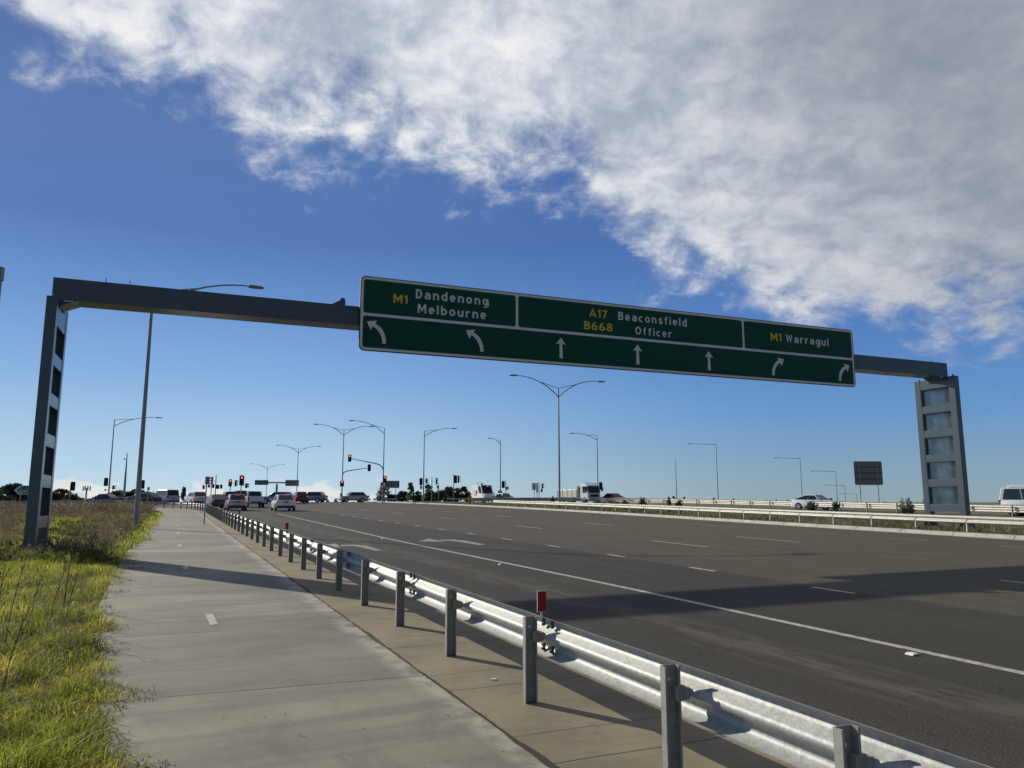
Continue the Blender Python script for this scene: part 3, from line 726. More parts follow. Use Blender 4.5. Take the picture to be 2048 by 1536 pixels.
GL = {   # road-sign alphabet drawn as strokes: (width, strokes), capitals 1 high
    'D': (.60, [[(.08, 0), (.08, 1)], [(.16, .92), (.28, .92)] + arc_(.28, .5, .24, .42, 90, -90) + [(.16, .08)]]),
    'a': (.58, [[(.5, 0), (.5, .45)] + arc_(.3, .46, .2, .19, 0, 155), [(.42, .39), (.27, .39)] + arc_(.26, .23, .17, .16, 90, 270) + [(.34, .08), (.42, .13)]]),
    'n': (.58, [[(.08, 0), (.08, .72)], arc_(.29, .43, .21, .21, 150, 0) + [(.5, 0)]]),
    'd': (.58, [[(.5, 0), (.5, 1)], arc_(.29, .36, .21, .285, 0, 360, 22)]), 'b': (.58, [[(.08, 0), (.08, 1)], arc_(.29, .36, .21, .285, 0, 360, 22)]),
    'e': (.58, [[(.12, .36), (.49, .36)] + arc_(.29, .36, .21, .285, 0, 312, 20)]), 'o': (.60, [arc_(.30, .36, .22, .285, 0, 360, 22)]),
    'g': (.58, [[(.5, .72), (.5, -.08)] + arc_(.3, -.06, .2, .15, 0, -140), arc_(.29, .36, .21, .285, 0, 360, 22)]),
    'M': (.82, [[(.08, 0), (.08, 1)], [(.74, 0), (.74, 1)], [(.11, .96), (.41, .30), (.71, .96)]]), 'l': (.16, [[(.08, 0), (.08, 1)]]),
    'u': (.58, [[(.08, .72), (.08, .29)] + arc_(.29, .29, .21, .21, 180, 330), [(.5, 0), (.5, .72)]]), 'r': (.44, [[(.08, 0), (.08, .72)], arc_(.30, .43, .22, .21, 150, 60)]),
    'B': (.60, [[(.08, 0), (.08, 1)], [(.16, .92), (.30, .92)] + arc_(.30, .74, .19, .18, 90, -90) + [(.16, .56)], [(.16, .51), (.32, .51)] + arc_(.32, .295, .20, .215, 90, -90) + [(.16, .08)]]),
    'c': (.54, [arc_(.29, .36, .21, .285, 48, 312, 18)]), 's': (.52, [[(.45, .57), (.39, .635), (.27, .65), (.15, .61), (.115, .51), (.19, .42), (.34, .345), (.435, .27), (.44, .16), (.37, .085), (.25, .07), (.13, .105), (.07, .17)]]),
    'f': (.42, [[(.19, 0), (.19, .78)] + arc_(.35, .78, .16, .15, 180, 75, 6), [(.03, .655), (.37, .655)]]), 'i': (.16, [[(.08, 0), (.08, .72)], [(.08, .84), (.08, 1)]]),
    'O': (.76, [arc_(.38, .5, .30, .42, 0, 360, 26)]), 'W': (.90, [[(.07, 1), (.25, .08), (.45, .86), (.65, .08), (.83, 1)]]),
    '1': (.34, [[(.24, 0), (.24, 1)], [(.17, .88), (.05, .78)]]), '7': (.56, [[(.03, .92), (.47, .92), (.2, 0)]]),
    '6': (.60, [arc_(.30, .30, .22, .225, 0, 360, 22), [(.085, .34), (.10, .55), (.19, .77), (.40, .94)]]), '8': (.60, [arc_(.30, .735, .185, .19, 0, 360, 20), arc_(.30, .29, .225, .215, 0, 360, 22)]),
    'A': (.74, [[(.06, 0), (.37, .95), (.68, 0)], [(.19, .29), (.55, .29)]]),
}
def lettering(txt, box, m, parent, l, gap=.2, name='lettering', w=.172):
    """box = (left, right, baseline, cap line) in sign metres"""
    tot = sum(GL[c][0] for c in txt) + gap * (len(txt) - 1); sx = (box[1] - box[0]) / tot; sz = box[3] - box[2]
    b = MB(); x0 = 0; k = 0
    for c in txt:
        for st_ in GL[c][1]:
            p = [Vector(q) for q in st_]; closed = (p[0] - p[-1]).length < 1e-4; n = len(p); L_, R_ = [], []
            for i in range(n):
                if closed: a, e = p[(i - 1) % (n - 1)], p[(i + 1) % (n - 1)]
                else: a, e = p[max(i - 1, 0)], p[min(i + 1, n - 1)]
                d1 = (p[i] - a).normalized() if (p[i] - a).length > 1e-6 else (e - p[i]).normalized(); d2 = (e - p[i]).normalized() if (e - p[i]).length > 1e-6 else d1
                t = (d1 + d2).normalized() if (d1 + d2).length > 1e-6 else d1; nn = Vector((-t.y, t.x)); h = w / 2 / max(nn.dot(Vector((-d2.y, d2.x))), .45)
                L_.append(p[i] + nn * h); R_.append(p[i] - nn * h)
            y = l - .0004 * k; k += 1
            b.add([(box[0] + (x0 + q.x) * sx, y, box[2] + q.y * sz) for q in L_ + R_], [(i, i + 1, n + i + 1, n + i) for i in range(n - 1)])
        x0 += GL[c][0] + gap
    return b.build(name, m, parent, fix=False)
def pbox(xl, ytop, ybase, xr):
    l_ = sp(xl, ybase); t_ = sp(xl, ytop); r_ = sp(xr, 640); return (l_[0], r_[0], l_[1], t_[1])
for txt, bx4, m, spc in (('M1', (786.7, 587.9, 605, 814.5), 'yellow', .14), ('Dandenong', (831.6, 578, 596.2, 976), 'white', .25), ('Melbourne', (835.4, 607.3, 625.4, 971.8), 'white', .25),
        ('A17', (1178.6, 617.3, 633.2, 1214.4), 'yellow', .14), ('B668', (1168.4, 641.8, 658.2, 1224.6), 'yellow', .16), ('Beaconsfield', (1236.7, 623.2, 639.4, 1372.9), 'white', .25),
        ('Officer', (1270.8, 653, 668.4, 1342.4), 'white', .25), ('M1', (1541.4, 665.4, 681, 1561), 'yellow', .14), ('Warragul', (1572, 668.6, 683.7, 1653.7), 'white', .25)):
    lettering(txt, pbox(*bx4), M[m], panel, SL_ - .003, spc)
def straight_arrow(cx, zb, zt):
    h = zt - zb; hw = h * .27; s_ = h * .088; hh = h * .34
    return [(cx - s_, zb), (cx + s_, zb), (cx + s_ * .8, zt - hh * .82), (cx + hw, zt - hh), (cx, zt), (cx - hw, zt - hh), (cx - s_ * .8, zt - hh * .82)]
def c1p(x, y): return sp(680 + x * .18555, 540 + y * .18555)
def c2p(x, y): return sp(1020 + x * .18555, 570 + y * .18555)
def c3p(x, y): return sp(1380 + x * .17578, 600 + y * .17578)
CURVED = [(290, 553), (402, 545), (378, 577), (418, 600), (455, 640), (480, 688), (493, 738), (496, 795), (456, 795), (453, 748), (440, 704), (418, 664), (388, 630), (352, 606), (331, 650)]
A0_ = c1p(476, 795); SHAPE = [(c1p(*q)[0] - A0_[0], c1p(*q)[1] - A0_[1]) for q in CURVED]
for base_, sg in ((A0_, 1), (c1p(1529, 880), 1), (c3p(948, 858), -1), (c3p(1707, 920), -1)):
    flat('turn_arrow', [(base_[0] + sg * x_, base_[1] + z_) for x_, z_ in SHAPE], M['white'], SL_ - .003)
for base_, tip_ in ((c2p(551, 790), c2p(548, 567)), (c2p(1380, 857), c2p(1372, 643)), (c3p(222, 800), c3p(210, 583))):
    flat('ahead_arrow', straight_arrow((base_[0] + tip_[0]) / 2, base_[1], tip_[1]), M['white'], SL_ - .003)

# ------------------------------------------------------------------ lamp posts and signals
def arm_curve(root, zt, d, L, rise, style, m):
    d = Vector((d[0], d[1], 0)).normalized(); up = Vector((0, 0, 1)); top = up * zt
    b = MB()
    if style == 'curved':
        P0, P1, P2 = top - up * (.085 * zt * .9), top + d * (.32 * L) + up * (rise * .80), top + d * L + up * rise
        P1 = top + d * (.42 * L) + up * (rise * 1.02)
        c = [P0 * (1 - t) ** 2 + P1 * 2 * t * (1 - t) + P2 * t * t for t in [i / 12 for i in range(13)]]
        b.tube(c, [.055 - .02 * i / 12 for i in range(13)], 7); b.tube([top - up * .03, c[6]], .032, 6); end = P2
    else:
        end = top + d * L + up * rise; b.tube([top, end], [.055, .04], 7)
    arm = b.build('arm', m, root, smooth=True)
    hd = MB(); rot = Matrix.Rotation(math.atan2(d.y, d.x), 3, 'Z')
    hd.M = Matrix.Translation(end) @ rot.to_4x4()
    hd.prism([(-.1, -.05), (.1, -.09), (.62, -.075), (.72, -.02), (.62, .035), (.1, .06), (-.1, .05)], -.14, .14, 'xz')
    hd.build('lamp_head', M['pole'], arm, bevel=.03)
def lamp(name, label, px, py_top, D, arms, style='curved', r0=.11, r1=.055, L=4.4, rise=.85, m=None, base=None):
    m = m or M['pole']; top = at(px, py_top, D); zb = gz(top.x, D) - .05
    o = thing(name, (top.x, D, zb), 0, label, 'lamp post', 'street lamps')
    h = top.z - zb; b = MB(); b.tube([(0, 0, 0), (0, 0, h * .35), (0, 0, h)], [r0, r0 * .8, r1], 12); b.box((0, 0, .07), (.42, .42, .03)); b.build('pole', m, o, smooth=True)
    for d in arms:
        dd = d if isinstance(d, tuple) else (d.x, d.y); arm_curve(o, h, dd, L, rise, style, m)
    return o
nR, nL = (NV.x, NV.y), (-NV.x, -NV.y)
lamp('street_lamp', 'nearest tall lamp post, in the dry weeds beside the footpath, top behind the gantry beam', 306, 582, 37.5, [nR], r0=.13, r1=.07, L=4.6, rise=.78)
lamp('street_lamp', 'tall twin armed lamp post on the grass median below the middle of the green sign', 1117, 776, 74, [nR, nL], L=4.5, rise=.95)
lampL2 = lamp('signal_lamp', 'lamp post left of the footpath carrying a dark signal board, one arm reaching right', 229, 839, 104, [nR], L=5.2, rise=.5)
lamp('street_lamp', 'twin armed lamp post rising just behind the back of the far overhead sign', 597, 898, 165, [nR, nL], L=4.0, rise=.7)
lamp('street_lamp', 'smallest and farthest twin armed lamp post above the far green sign', 535, 933, 235, [nR, nL], L=4.3, rise=.7)
lampL5 = lamp('signal_lamp', 'twin armed lamp post left of the silver SUV, signal arm bending right', 688, 860, 122, [nR, nL], L=4.1, rise=.75)
lampL6 = lamp('signal_lamp', 'single armed lamp post with a long signal arm reaching left to a red light', 769, 856, 119, [nL], L=4.9, rise=.95)
lampL7 = lamp('signal_lamp', 'single armed lamp post in front of the dark bushes, arm reaching right', 849, 862, 121, [nR], L=4.7, rise=.6)
lamp('street_lamp', 'lamp post with a short sunlit arm just right of the white van', 1001, 880, 140, [(-.8, -.6)], L=2.1, rise=.22)
lampL10 = lamp('signal_lamp', 'lamp post directly behind the truck cab, single arm curving left', 1194, 870, 128, [(-1, -.1)], L=3.9, rise=.25)
for lab, px, py, D, L_ in (('tallest of the row of straight armed lamp posts stepping down to the right', 1432, 889, 150, 5.0), ('straight armed lamp post rising directly behind the white sedan', 1600, 917, 165, 5.1), ('straight armed lamp post just right of the white sedan', 1671, 943, 178, 5.2), ('small straight armed lamp post between the white sedan and the back of the tall sign', 1689, 971, 205, 5.1), ('tiniest straight armed lamp post next to the legs of the tall sign', 1713, 988, 240, 5.0)):
    lamp('street_lamp', lab, px, py, D, [(-1, -.08)], 'straight', L=L_, rise=.12, r0=.10, r1=.055)
def plain_pole(name, label, px, py, D, r0, r1, cat='pole'):
    top = at(px, py, D); zb = gz(top.x, D) - .05; o = thing(name, (top.x, D, zb), 0, label, cat)
    b = MB(); h = top.z - zb; b.tube([(0, 0, 0), (0, 0, h * .5), (0, 0, h)], [r0, r0 * .8, r1], 10); b.build('pole', M['pole'], o, smooth=True); return o, h
plain_pole('steel_pole', 'bare slender pole without an arm behind the median shrubs', 1351, 919, 150, .09, .05)
o, h = plain_pole('camera_pole', 'bare tapering pole with a small camera near its top, left of the near lamp post', 254.5, 906, 100, .16, .05)
b = MB(); b.tube([(0, 0, h - .75), (-.32, 0, h - .75)], .02, 6); b.tube([(-.32, 0, h - .68), (-.32, 0, h - .9)], [.09, .06], 8); b.build('camera', M['pole'], o)
o, h = plain_pole('steel_pole', 'pole cut off by the left edge of the photo, higher than the gantry beam', 1, 535, 25, .12, .085)
b = MB(); b.tube([(0, 0, h - .45), (0, 0, h + .002)], [.13, .13], 10); b.build('sleeve', M['pole'], o)
o, h = plain_pole('phone_mast', 'distant phone mast with a cluster of antenna panels at its top', 173.5, 976, 420, .55, .4, 'phone mast')
for k, (dx, dz_) in enumerate(((-1.9, .2), (-.9, .6), (.6, .5), (1.9, .4))):
    b = MB(); b.box((dx, 0, h - .6 + dz_), (.5, .4, 2.4)); b.box((dx / 2, 0, h - .4), (abs(dx), .12, .12)); b.build('antenna', M['pole'], o)

def signal_head(root, pos, face, lit=None, scale=1.0, w=.5, h=1.1, n=3, board=True):
    """face: heading angle (radians) in which the lenses look"""
    b = MB(); Mx = Matrix.Translation(pos) @ Matrix.Rotation(face + R(90), 4, 'Z') @ Matrix.Scale(scale, 4); b.M = Mx
    # local -y is the lens side
    if board: b.prism(rrect(w, h, .07, 4), -.012, .012, 'xz')
    b.prism(rrect(.30, h * .88, .05, 3), -.16, .012 if board else .05, 'xz')
    zs = [h * .28 * (1 - k) for k in range(n)] if n == 3 else [h * .2, -h * .2]
    for z in zs:
        rr = .115; rings = []
        for y, cut in ((-.16, .6), (-.36, .1)):
            rings.append([(rr * math.cos(R(a)), y, z + rr * math.sin(R(a))) for a in range(-20, 201, 20)] + [((rr - .008) * math.cos(R(a)), y, z + (rr - .008) * math.sin(R(a))) for a in range(200, -21, -20)])
        b.loft(rings)
    hd = b.build('signal_head', M['black'], root)
    for k, z in enumerate(zs):
        l = MB(); l.M = Mx; l.tube([(0, -.158, z), (0, -.172, z)], .098, 14)
        on = lit is not None and k == lit
        l.build('red_lens' if k == 0 else 'lens', M['redlit'] if on else (M['reddim'] if k == 0 and lit == -1 else M['lens']), hd)
        if on: l = MB(); l.M = Mx; l.tube([(0, -.172, z), (0, -.176, z)], .05, 12); l.build('lamp_centre', M['redglow'], hd)
    return hd
TOUS = lambda p: math.atan2(p.y, p.x) + math.pi      # look back to the camera
def facing(p, f):
    a = math.atan2(-p.y, -p.x)
    return {'F': a, 'B': a + math.pi, 'R': a + R(82), 'L': a - R(82)}[f]
def signal_pole(label, px, py, D, heads, r=.06, name='traffic_signal', extra=None):
    top = at(px, py, D); zb = gz(top.x, D) - .05; o = thing(name, (top.x, D, zb), 0, label, 'traffic light', 'traffic signals at the intersection')
    b = MB(); h = top.z - zb; b.tube([(0, 0, 0), (0, 0, h)], [r, r * .9], 10); b.tube([(0, 0, 0), (0, 0, .25)], r * 1.5, 10); b.build('pole', M['pole'], o, smooth=True)
    add_heads(o, D, heads); return o
def add_heads(o, D, heads):
    for hx, hy, f, lit, kw in heads:
        p = at(hx, hy, D); loc = p - Vector(o.location); a = facing(p, f); kw = dict(kw)
        dv = Vector((math.cos(a), math.sin(a), 0)); loc = loc + dv * .22
        signal_head(o, loc, a, lit, **kw)
        b = MB(); b.tube([(0, 0, loc.z), tuple(loc - dv * .02)], .022, 6); b.build('bracket', M['pole'], o)
SM = dict(h=.62, w=.3, n=2, board=False); S2 = dict(h=.95, board=False)
add_heads(lampL2, 104, [(212, 964, 'F', -1, {}), (222, 975, 'R', None, SM), (210.5, 980, 'F', None, dict(h=.3, w=.2, n=2, board=False, scale=.8))])
add_heads(lampL5, 122, [(684, 967.5, 'F', 0, dict(w=.62, h=.88))])
add_heads(lampL6, 119, [(770, 959, 'F', 0, {}), (763.5, 968, 'B', None, SM)])
add_heads(lampL7, 121, [(842, 963, 'B', None, {}), (849, 962, 'R', None, S2), (842, 974.5, 'B', None, SM), (848, 974, 'R', None, SM)])
add_heads(lampL10, 128, [(1201.5, 972, 'B', None, dict(scale=1.15)), (1198.5, 982, 'B', None, SM)])
def mast(o, D, z_px, tip, lit, f):
    p0 = at(tip[2], z_px, D) - Vector(o.location); p0.x *= 1; p0 = Vector((0, 0, p0.z)); p2 = at(tip[0], tip[1], D) - Vector(o.location)
    sg = 1 if p2.x > 0 else -1
    k = Vector((p2.x * .14, 0, p0.z + (p2.z - p0.z) * .62)); b = MB()
    c = [p0 * (1 - t) ** 2 + Vector((0, 0, p0.z + (p2.z - p0.z) * .5)) * 2 * t * (1 - t) + Vector((p2.x * .24, p2.y * .24, p0.z + (p2.z - p0.z) * .62)) * t * t for t in [i / 8 for i in range(9)]] + [p2]
    b.tube(c, [.085] * 9 + [.05], 9); b.build('mast_arm', M['pole'], o, smooth=True)
    a = facing(at(tip[0], tip[1], D), f); signal_head(o, p2 + Vector((math.cos(a), math.sin(a), 0)) * .12, a, lit)
mast(lampL6, 119, 944, (699.5, 916.5, 766), 0, 'F')
mast(lampL5, 122, 951, (738.5, 935.5, 685), None, 'B')
signal_pole('dark signal on its own pole above the weeds, left of the distant phone mast', 142, 965, 96, [(146, 972.5, 'F', -1, {})])
signal_pole('dark signal on a pole just right of the near lamp post', 280.5, 961, 98, [(285, 969, 'F', -1, {})])
signal_pole('first of three close poles right of the white family car, small boxes on both sides', 413.5, 957, 110, [(407, 974.5, 'F', -1, SM), (418, 972, 'B', None, dict(h=.5, w=.3, n=2, board=False))])
signal_pole('middle of three close poles with one small side box', 424, 952.5, 105, [(426.5, 972, 'B', None, SM)])
signal_pole('third of three close poles with side signal and a wide low box', 432.5, 950.5, 100, [(429, 962, 'L', None, {}), (434.5, 973.5, 'B', None, dict(h=.55, w=.5, n=2)), (442.5, 973, 'B', None, SM)])
signal_pole('red signal on a pole behind the silver hatchback', 461.5, 958, 104, [(460.5, 966, 'F', 0, dict(w=.44, h=.95)), (467, 966.5, 'R', None, S2)])
signal_pole('biggest red signal on a pole above the white pickup', 483.5, 949, 88, [(483.5, 961, 'F', 0, dict(w=.52)), (487.5, 971.5, 'R', None, SM)])
signal_pole('side-on signal on a pole among the dark bushes, just right of a lamp post', 864, 953, 118, [(869, 962.5, 'R', None, {})])
signal_pole('low signal half hidden in the dark bushes', 877.5, 968, 126, [(875.5, 974, 'B', None, SM)])
signal_pole('tall signal seen from behind, right of the dark bushes', 907.5, 948, 108, [(911, 958.5, 'B', None, dict(w=.44)), (912.5, 958.5, 'R', None, {})])
signal_pole('small signal sticking up behind the roof of the white van', 956, 964, 140, [(960, 971, 'R', None, S2)])
signal_pole('signal seen from behind on a pole above the dark hatchback right of the van', 1011.5, 960, 122, [(1006.5, 969, 'B', None, {}), (1010.5, 976.5, 'R', None, SM)])
signal_pole('side on signal beside the pale sign backs left of the truck', 1078, 963, 126, [(1081, 972, 'R', None, S2), (1083.5, 981, 'B', None, SM)])

# ------------------------------------------------------------------ other signs
def back_sign(label, x0, x1, y0, y1, D, legs, m, rows=2, name='road_sign'):
    A, B = at(x0, y1, D), at(x1, y0, D); cx = (A.x + B.x) / 2; w, h = B.x - A.x, B.z - A.z; zb = gz(cx, D) - .05
    o = thing(name, (cx, D, zb), 0, label, 'road sign')
    b = MB(); b.prism(rrect(w, h, min(w, h) * .07, 4, 0, A.z - zb + h / 2), 0, .03, 'xz'); pn = b.build('sign_plate', m, o)
    b = MB()
    for k in range(rows): b.box((0, -.03, A.z - zb + h * (k + 1) / (rows + 1)), (w * .98, .05, .05 + .01 * D / 100))
    b.build('rail', M['trim'], o)
    for lx in legs:
        X = at(lx, y1, D).x - cx; b = MB(); b.box((X, -.075, (B.z - zb - .1) / 2), (.09, .06, B.z - zb - .1)); b.build('leg', M['gal_pale'] if m is not M['signback'] else M['gal'], o)
    return o
back_sign('back of a tall two legged sign between the white sedan and the far gantry leg', 1710, 1763, 922.5, 970, 82, (1719, 1755), M['signback'], 3)
back_sign('dark back of a wide low sign right of the long signal arm', 770, 799, 961.5, 976, 124, (769.5, 792), M['signback'], 2)
back_sign('pale octagonal looking sign back left of the truck', 1064, 1071.5, 966, 980, 128, (1068.5,), M['paleback'], 1)
back_sign('narrow pale sign back next to the side on signal', 1072, 1076.5, 966, 985, 129, (1074,), M['paleback'], 1)
back_sign('small dull sign back low among the median plants', 812, 819, 990, 997, 118, (815.5,), M['signback'], 0)
back_sign('small dark sign back on a thin pole right of the near lamp post', 294.5, 299.5, 974, 980, 92, (297,), M['signback'], 0)
# post with sign back beside the near guard rail
def post_sign():
    D = 41.5; top = at(436.5, 953, D); b0 = ground(432, 1047); zb = gz(b0[0], D)
    o = thing('sign_post', (b0[0], D, zb), 0, 'thin grey post at the path edge with a narrow rounded sign seen from behind', 'road sign')
    b = MB(); b.tube([(0, 0, -.05), (0, 0, top.z - zb - .03)], .032, 10); b.build('post', M['pole'], o, smooth=True)
    b = MB(); b.prism(rrect(.24, .42, .06, 4, .02, top.z - zb - .21), .036, .045, 'xz'); b.build('sign_plate', M['signback'], o)
    b = MB(); b.box((0, .02, top.z - zb - .1), (.1, .04, .03)); b.box((0, .02, top.z - zb - .32), (.1, .04, .03)); b.build('clamp', M['gal_dark'], o)
post_sign()
# far T-shaped overhead sign
def tee():
    D = 185; p = at(554, 968, D); zb = gz(p.x, D); o = thing('overhead_sign', (p.x, D, zb), 0, 'far T shaped overhead sign, green panel on its left arm, dark back on its right', 'road sign')
    h = p.z - zb; b = MB(); b.box((0, 0, h / 2), (.36, .4, h)); b.build('post', M['gantry'], o)
    xl, xr = at(510, 965, D).x - p.x, at(598, 965, D).x - p.x; zc = at(554, 965.3, D).z - zb
    b = MB(); b.box(((xl + xr) / 2, 0, zc), ((xr - xl) * .9, .3, .3)); b.build('beam', M['gantry'], o)
    def pan(x0, x1, y0, y1, m, nm):
        A, B = at(x0, y1, D), at(x1, y0, D); b = MB(); b.prism(rrect(B.x - A.x, B.z - A.z, .12, 4, (A.x + B.x) / 2 - p.x, (A.z + B.z) / 2 - zb), -.25, -.2, 'xz'); return b.build(nm, m, o), A - Vector(o.location), B - Vector(o.location)
    pn, A, B = pan(510, 537.6, 960.2, 970, M['green_far'], 'sign_plate')
    w = B.x - A.x; zz = (A.z + B.z) / 2
    for f0, f1, dz_ in ((.30, .70, .08),):
        b = MB(); b.box((A.x + w * (f0 + f1) / 2, -.253, zz + dz_), (w * (f1 - f0), .004, .16)); b.build('legend', M['paint_old'], pn)
    for f0, s_ in ((.1, 1), (.9, -1)):
        b = MB(); b.prism([(A.x + w * f0 - .18, zz - .42), (A.x + w * f0 + .18, zz - .42), (A.x + w * f0 + s_ * .18, zz - .1)], -.256, -.252, 'xz'); b.build('arrow', M['white'], pn)
    pan(571, 598.5, 960, 972, M['signback'], 'sign_back')
tee()
# green finger board left, mostly behind the gantry leg
def finger():
    D = 72; A, B = at(26, 990, D), at(82, 971, D); zb = gz(A.x, D)
    o = thing('direction_sign', ((A.x + B.x) / 2, D, zb), 0, 'green direction sign with a white chevron end, half hidden behind the left gantry leg', 'road sign')
    w, h = B.x - A.x, B.z - A.z; z0 = A.z - zb; x0 = -w / 2
    b = MB(); b.prism([(x0, z0 + h / 2), (x0 + h * .62, z0), (w / 2, z0), (w / 2, z0 + h), (x0 + h * .62, z0 + h)], 0, .03, 'xz'); pn = b.build('sign_plate', M['green_far'], o)
    b = MB(); b.prism([(x0 + .05, z0 + h / 2), (x0 + h * .62, z0 + .03), (x0 + h * .95, z0 + .03), (x0 + h * .36, z0 + h / 2), (x0 + h * .95, z0 + h - .03), (x0 + h * .62, z0 + h - .03)], -.004, -.001, 'xz'); b.build('chevron', M['white'], pn)
    xa = at(40, 980, D).x - o.location.x
    for txt, ya, yb, xr in (('Dandenong', 979, 984.5, 84), ('Melbourne', 985, 989, 80)):
        lettering(txt, (xa, xa + 2.3, at(40, yb, D).z - zb, at(40, ya, D).z - zb), M['white'], pn, -.003)
    for X in (x0 + h * .75, w / 2 - .3): b = MB(); b.tube([(X, .06, 0), (X, .06, z0 + h * .9)], .05, 8); b.build('leg', M['gal'], o)
finger()
def disc_sign(label, px, py, D, r, ringm, inner, parent, loc):
    b = MB(); b.tube([loc, loc + Vector((0, -.02, 0))], r, 20); d = b.build('round_sign', M['white'], parent)
    b = MB(); n = 24; rings = []
    vs = [(loc.x + q * math.cos(2 * math.pi * k / n), loc.y - .023, loc.z + q * math.sin(2 * math.pi * k / n)) for q in (r, r * .74) for k in range(n)]
    b.add(vs, [(k, (k + 1) % n, n + (k + 1) % n, n + k) for k in range(n)]); b.build('red_ring', ringm, d)
    b = MB(); b.box(tuple(loc + Vector((0, -.024, 0))), (r * 1.3, .004, r * .22), Matrix.Rotation(R(-45), 3, 'Y')); b.build('slash', inner, d)
p = at(764, 980.5, 119) - Vector(lampL6.location); disc_sign('', 0, 0, 119, .30, M['red'], M['black'], lampL6, Vector((p.x, -.12, p.z)))
o8 = [o for o in COL.objects if o.name.startswith('street_lamp') and 'short sunlit' in o.get('label', '')][0]
p = at(1000, 985, 140) - Vector(o8.location); disc_sign('', 0, 0, 140, .42, M['red'], M['red'], o8, Vector((p.x, -.14, p.z)))
p = at(683, 990, 122) - Vector(lampL5.location); b = MB(); b.box((p.x, -.12, p.z), (.44, .02, .62)); ws = b.build('sign_plate', M['white'], lampL5)
b = MB(); b.box((p.x, -.135, p.z), (.09, .004, .42), Matrix.Rotation(R(40), 3, 'Y')); b.build('arrow', M['black'], ws)
# hazard marker at the guard rail end in front of the van
hm = thing('hazard_marker', (at(940, 1004, 108).x, 107.5, gz(0, 107.5)), R(8), 'yellow and dark striped hazard marker at the rail end beside the white van', 'hazard marker')
b = MB(); b.box((0, 0, .55), (.5, .06, 1.25)); mk = b.build('board', M['yellow'], hm, bevel=.05)
for k in range(3):
    b = MB(); b.box((.02, -.034, .2 + .38 * k), (.62, .006, .13), Matrix.Rotation(R(38), 3, 'Y')); b.build('stripe', M['red'] if k % 2 else M['black'], mk)
b = MB(); b.box((-.55, 0, .1), (1.0, .5, .22)); b.build('base', M['yellow'], hm, bevel=.06)

# ------------------------------------------------------------------ vehicles
def wheel(root, x, y, r, w=.2, side=1):
    b = MB(); prof = [(r * .62, 0), (r * .93, 0), (r, .03), (r, w - .03), (r * .93, w), (r * .62, w)]
    n = 22; rings = [[(x + q * math.cos(2 * math.pi * k / n), y - side * t, r + q * math.sin(2 * math.pi * k / n)) for k in range(n)] for q, t in prof]
    b.loft(rings, caps=True); t = b.build('wheel', M['tyre'], root, smooth=True)
    b = MB(); rr = r * .64; b.tube([(x, y + side * .004, r), (x, y - side * .02, r)], rr, 20)
    for k in range(5):
        a = 2 * math.pi * k / 5; b.box((x + math.cos(a) * rr * .5, y + side * .008, r + math.sin(a) * rr * .5), (rr * .95, .012, rr * .2), Matrix.Rotation(-a, 3, 'Y'))
    b.build('rim', M['rim'], t)
def face_inset(c4, s=.86, push=.008, sx=None):
    c = sum(c4, Vector()) / 4; n = (c4[1] - c4[0]).cross(c4[3] - c4[0]).normalized()
    return [c + (p - c) * s + n * push for p in c4], n
def quadpart(name, pts, m, root, th=.006):
    n = (pts[1] - pts[0]).cross(pts[3] - pts[0]).normalized(); b = MB(); b.add(list(pts) + [p - n * th for p in pts], [(0, 1, 2, 3), (7, 6, 5, 4), (0, 4, 5, 1), (1, 5, 6, 2), (2, 6, 7, 3), (3, 7, 4, 0)])
    return b.build(name, m, root)
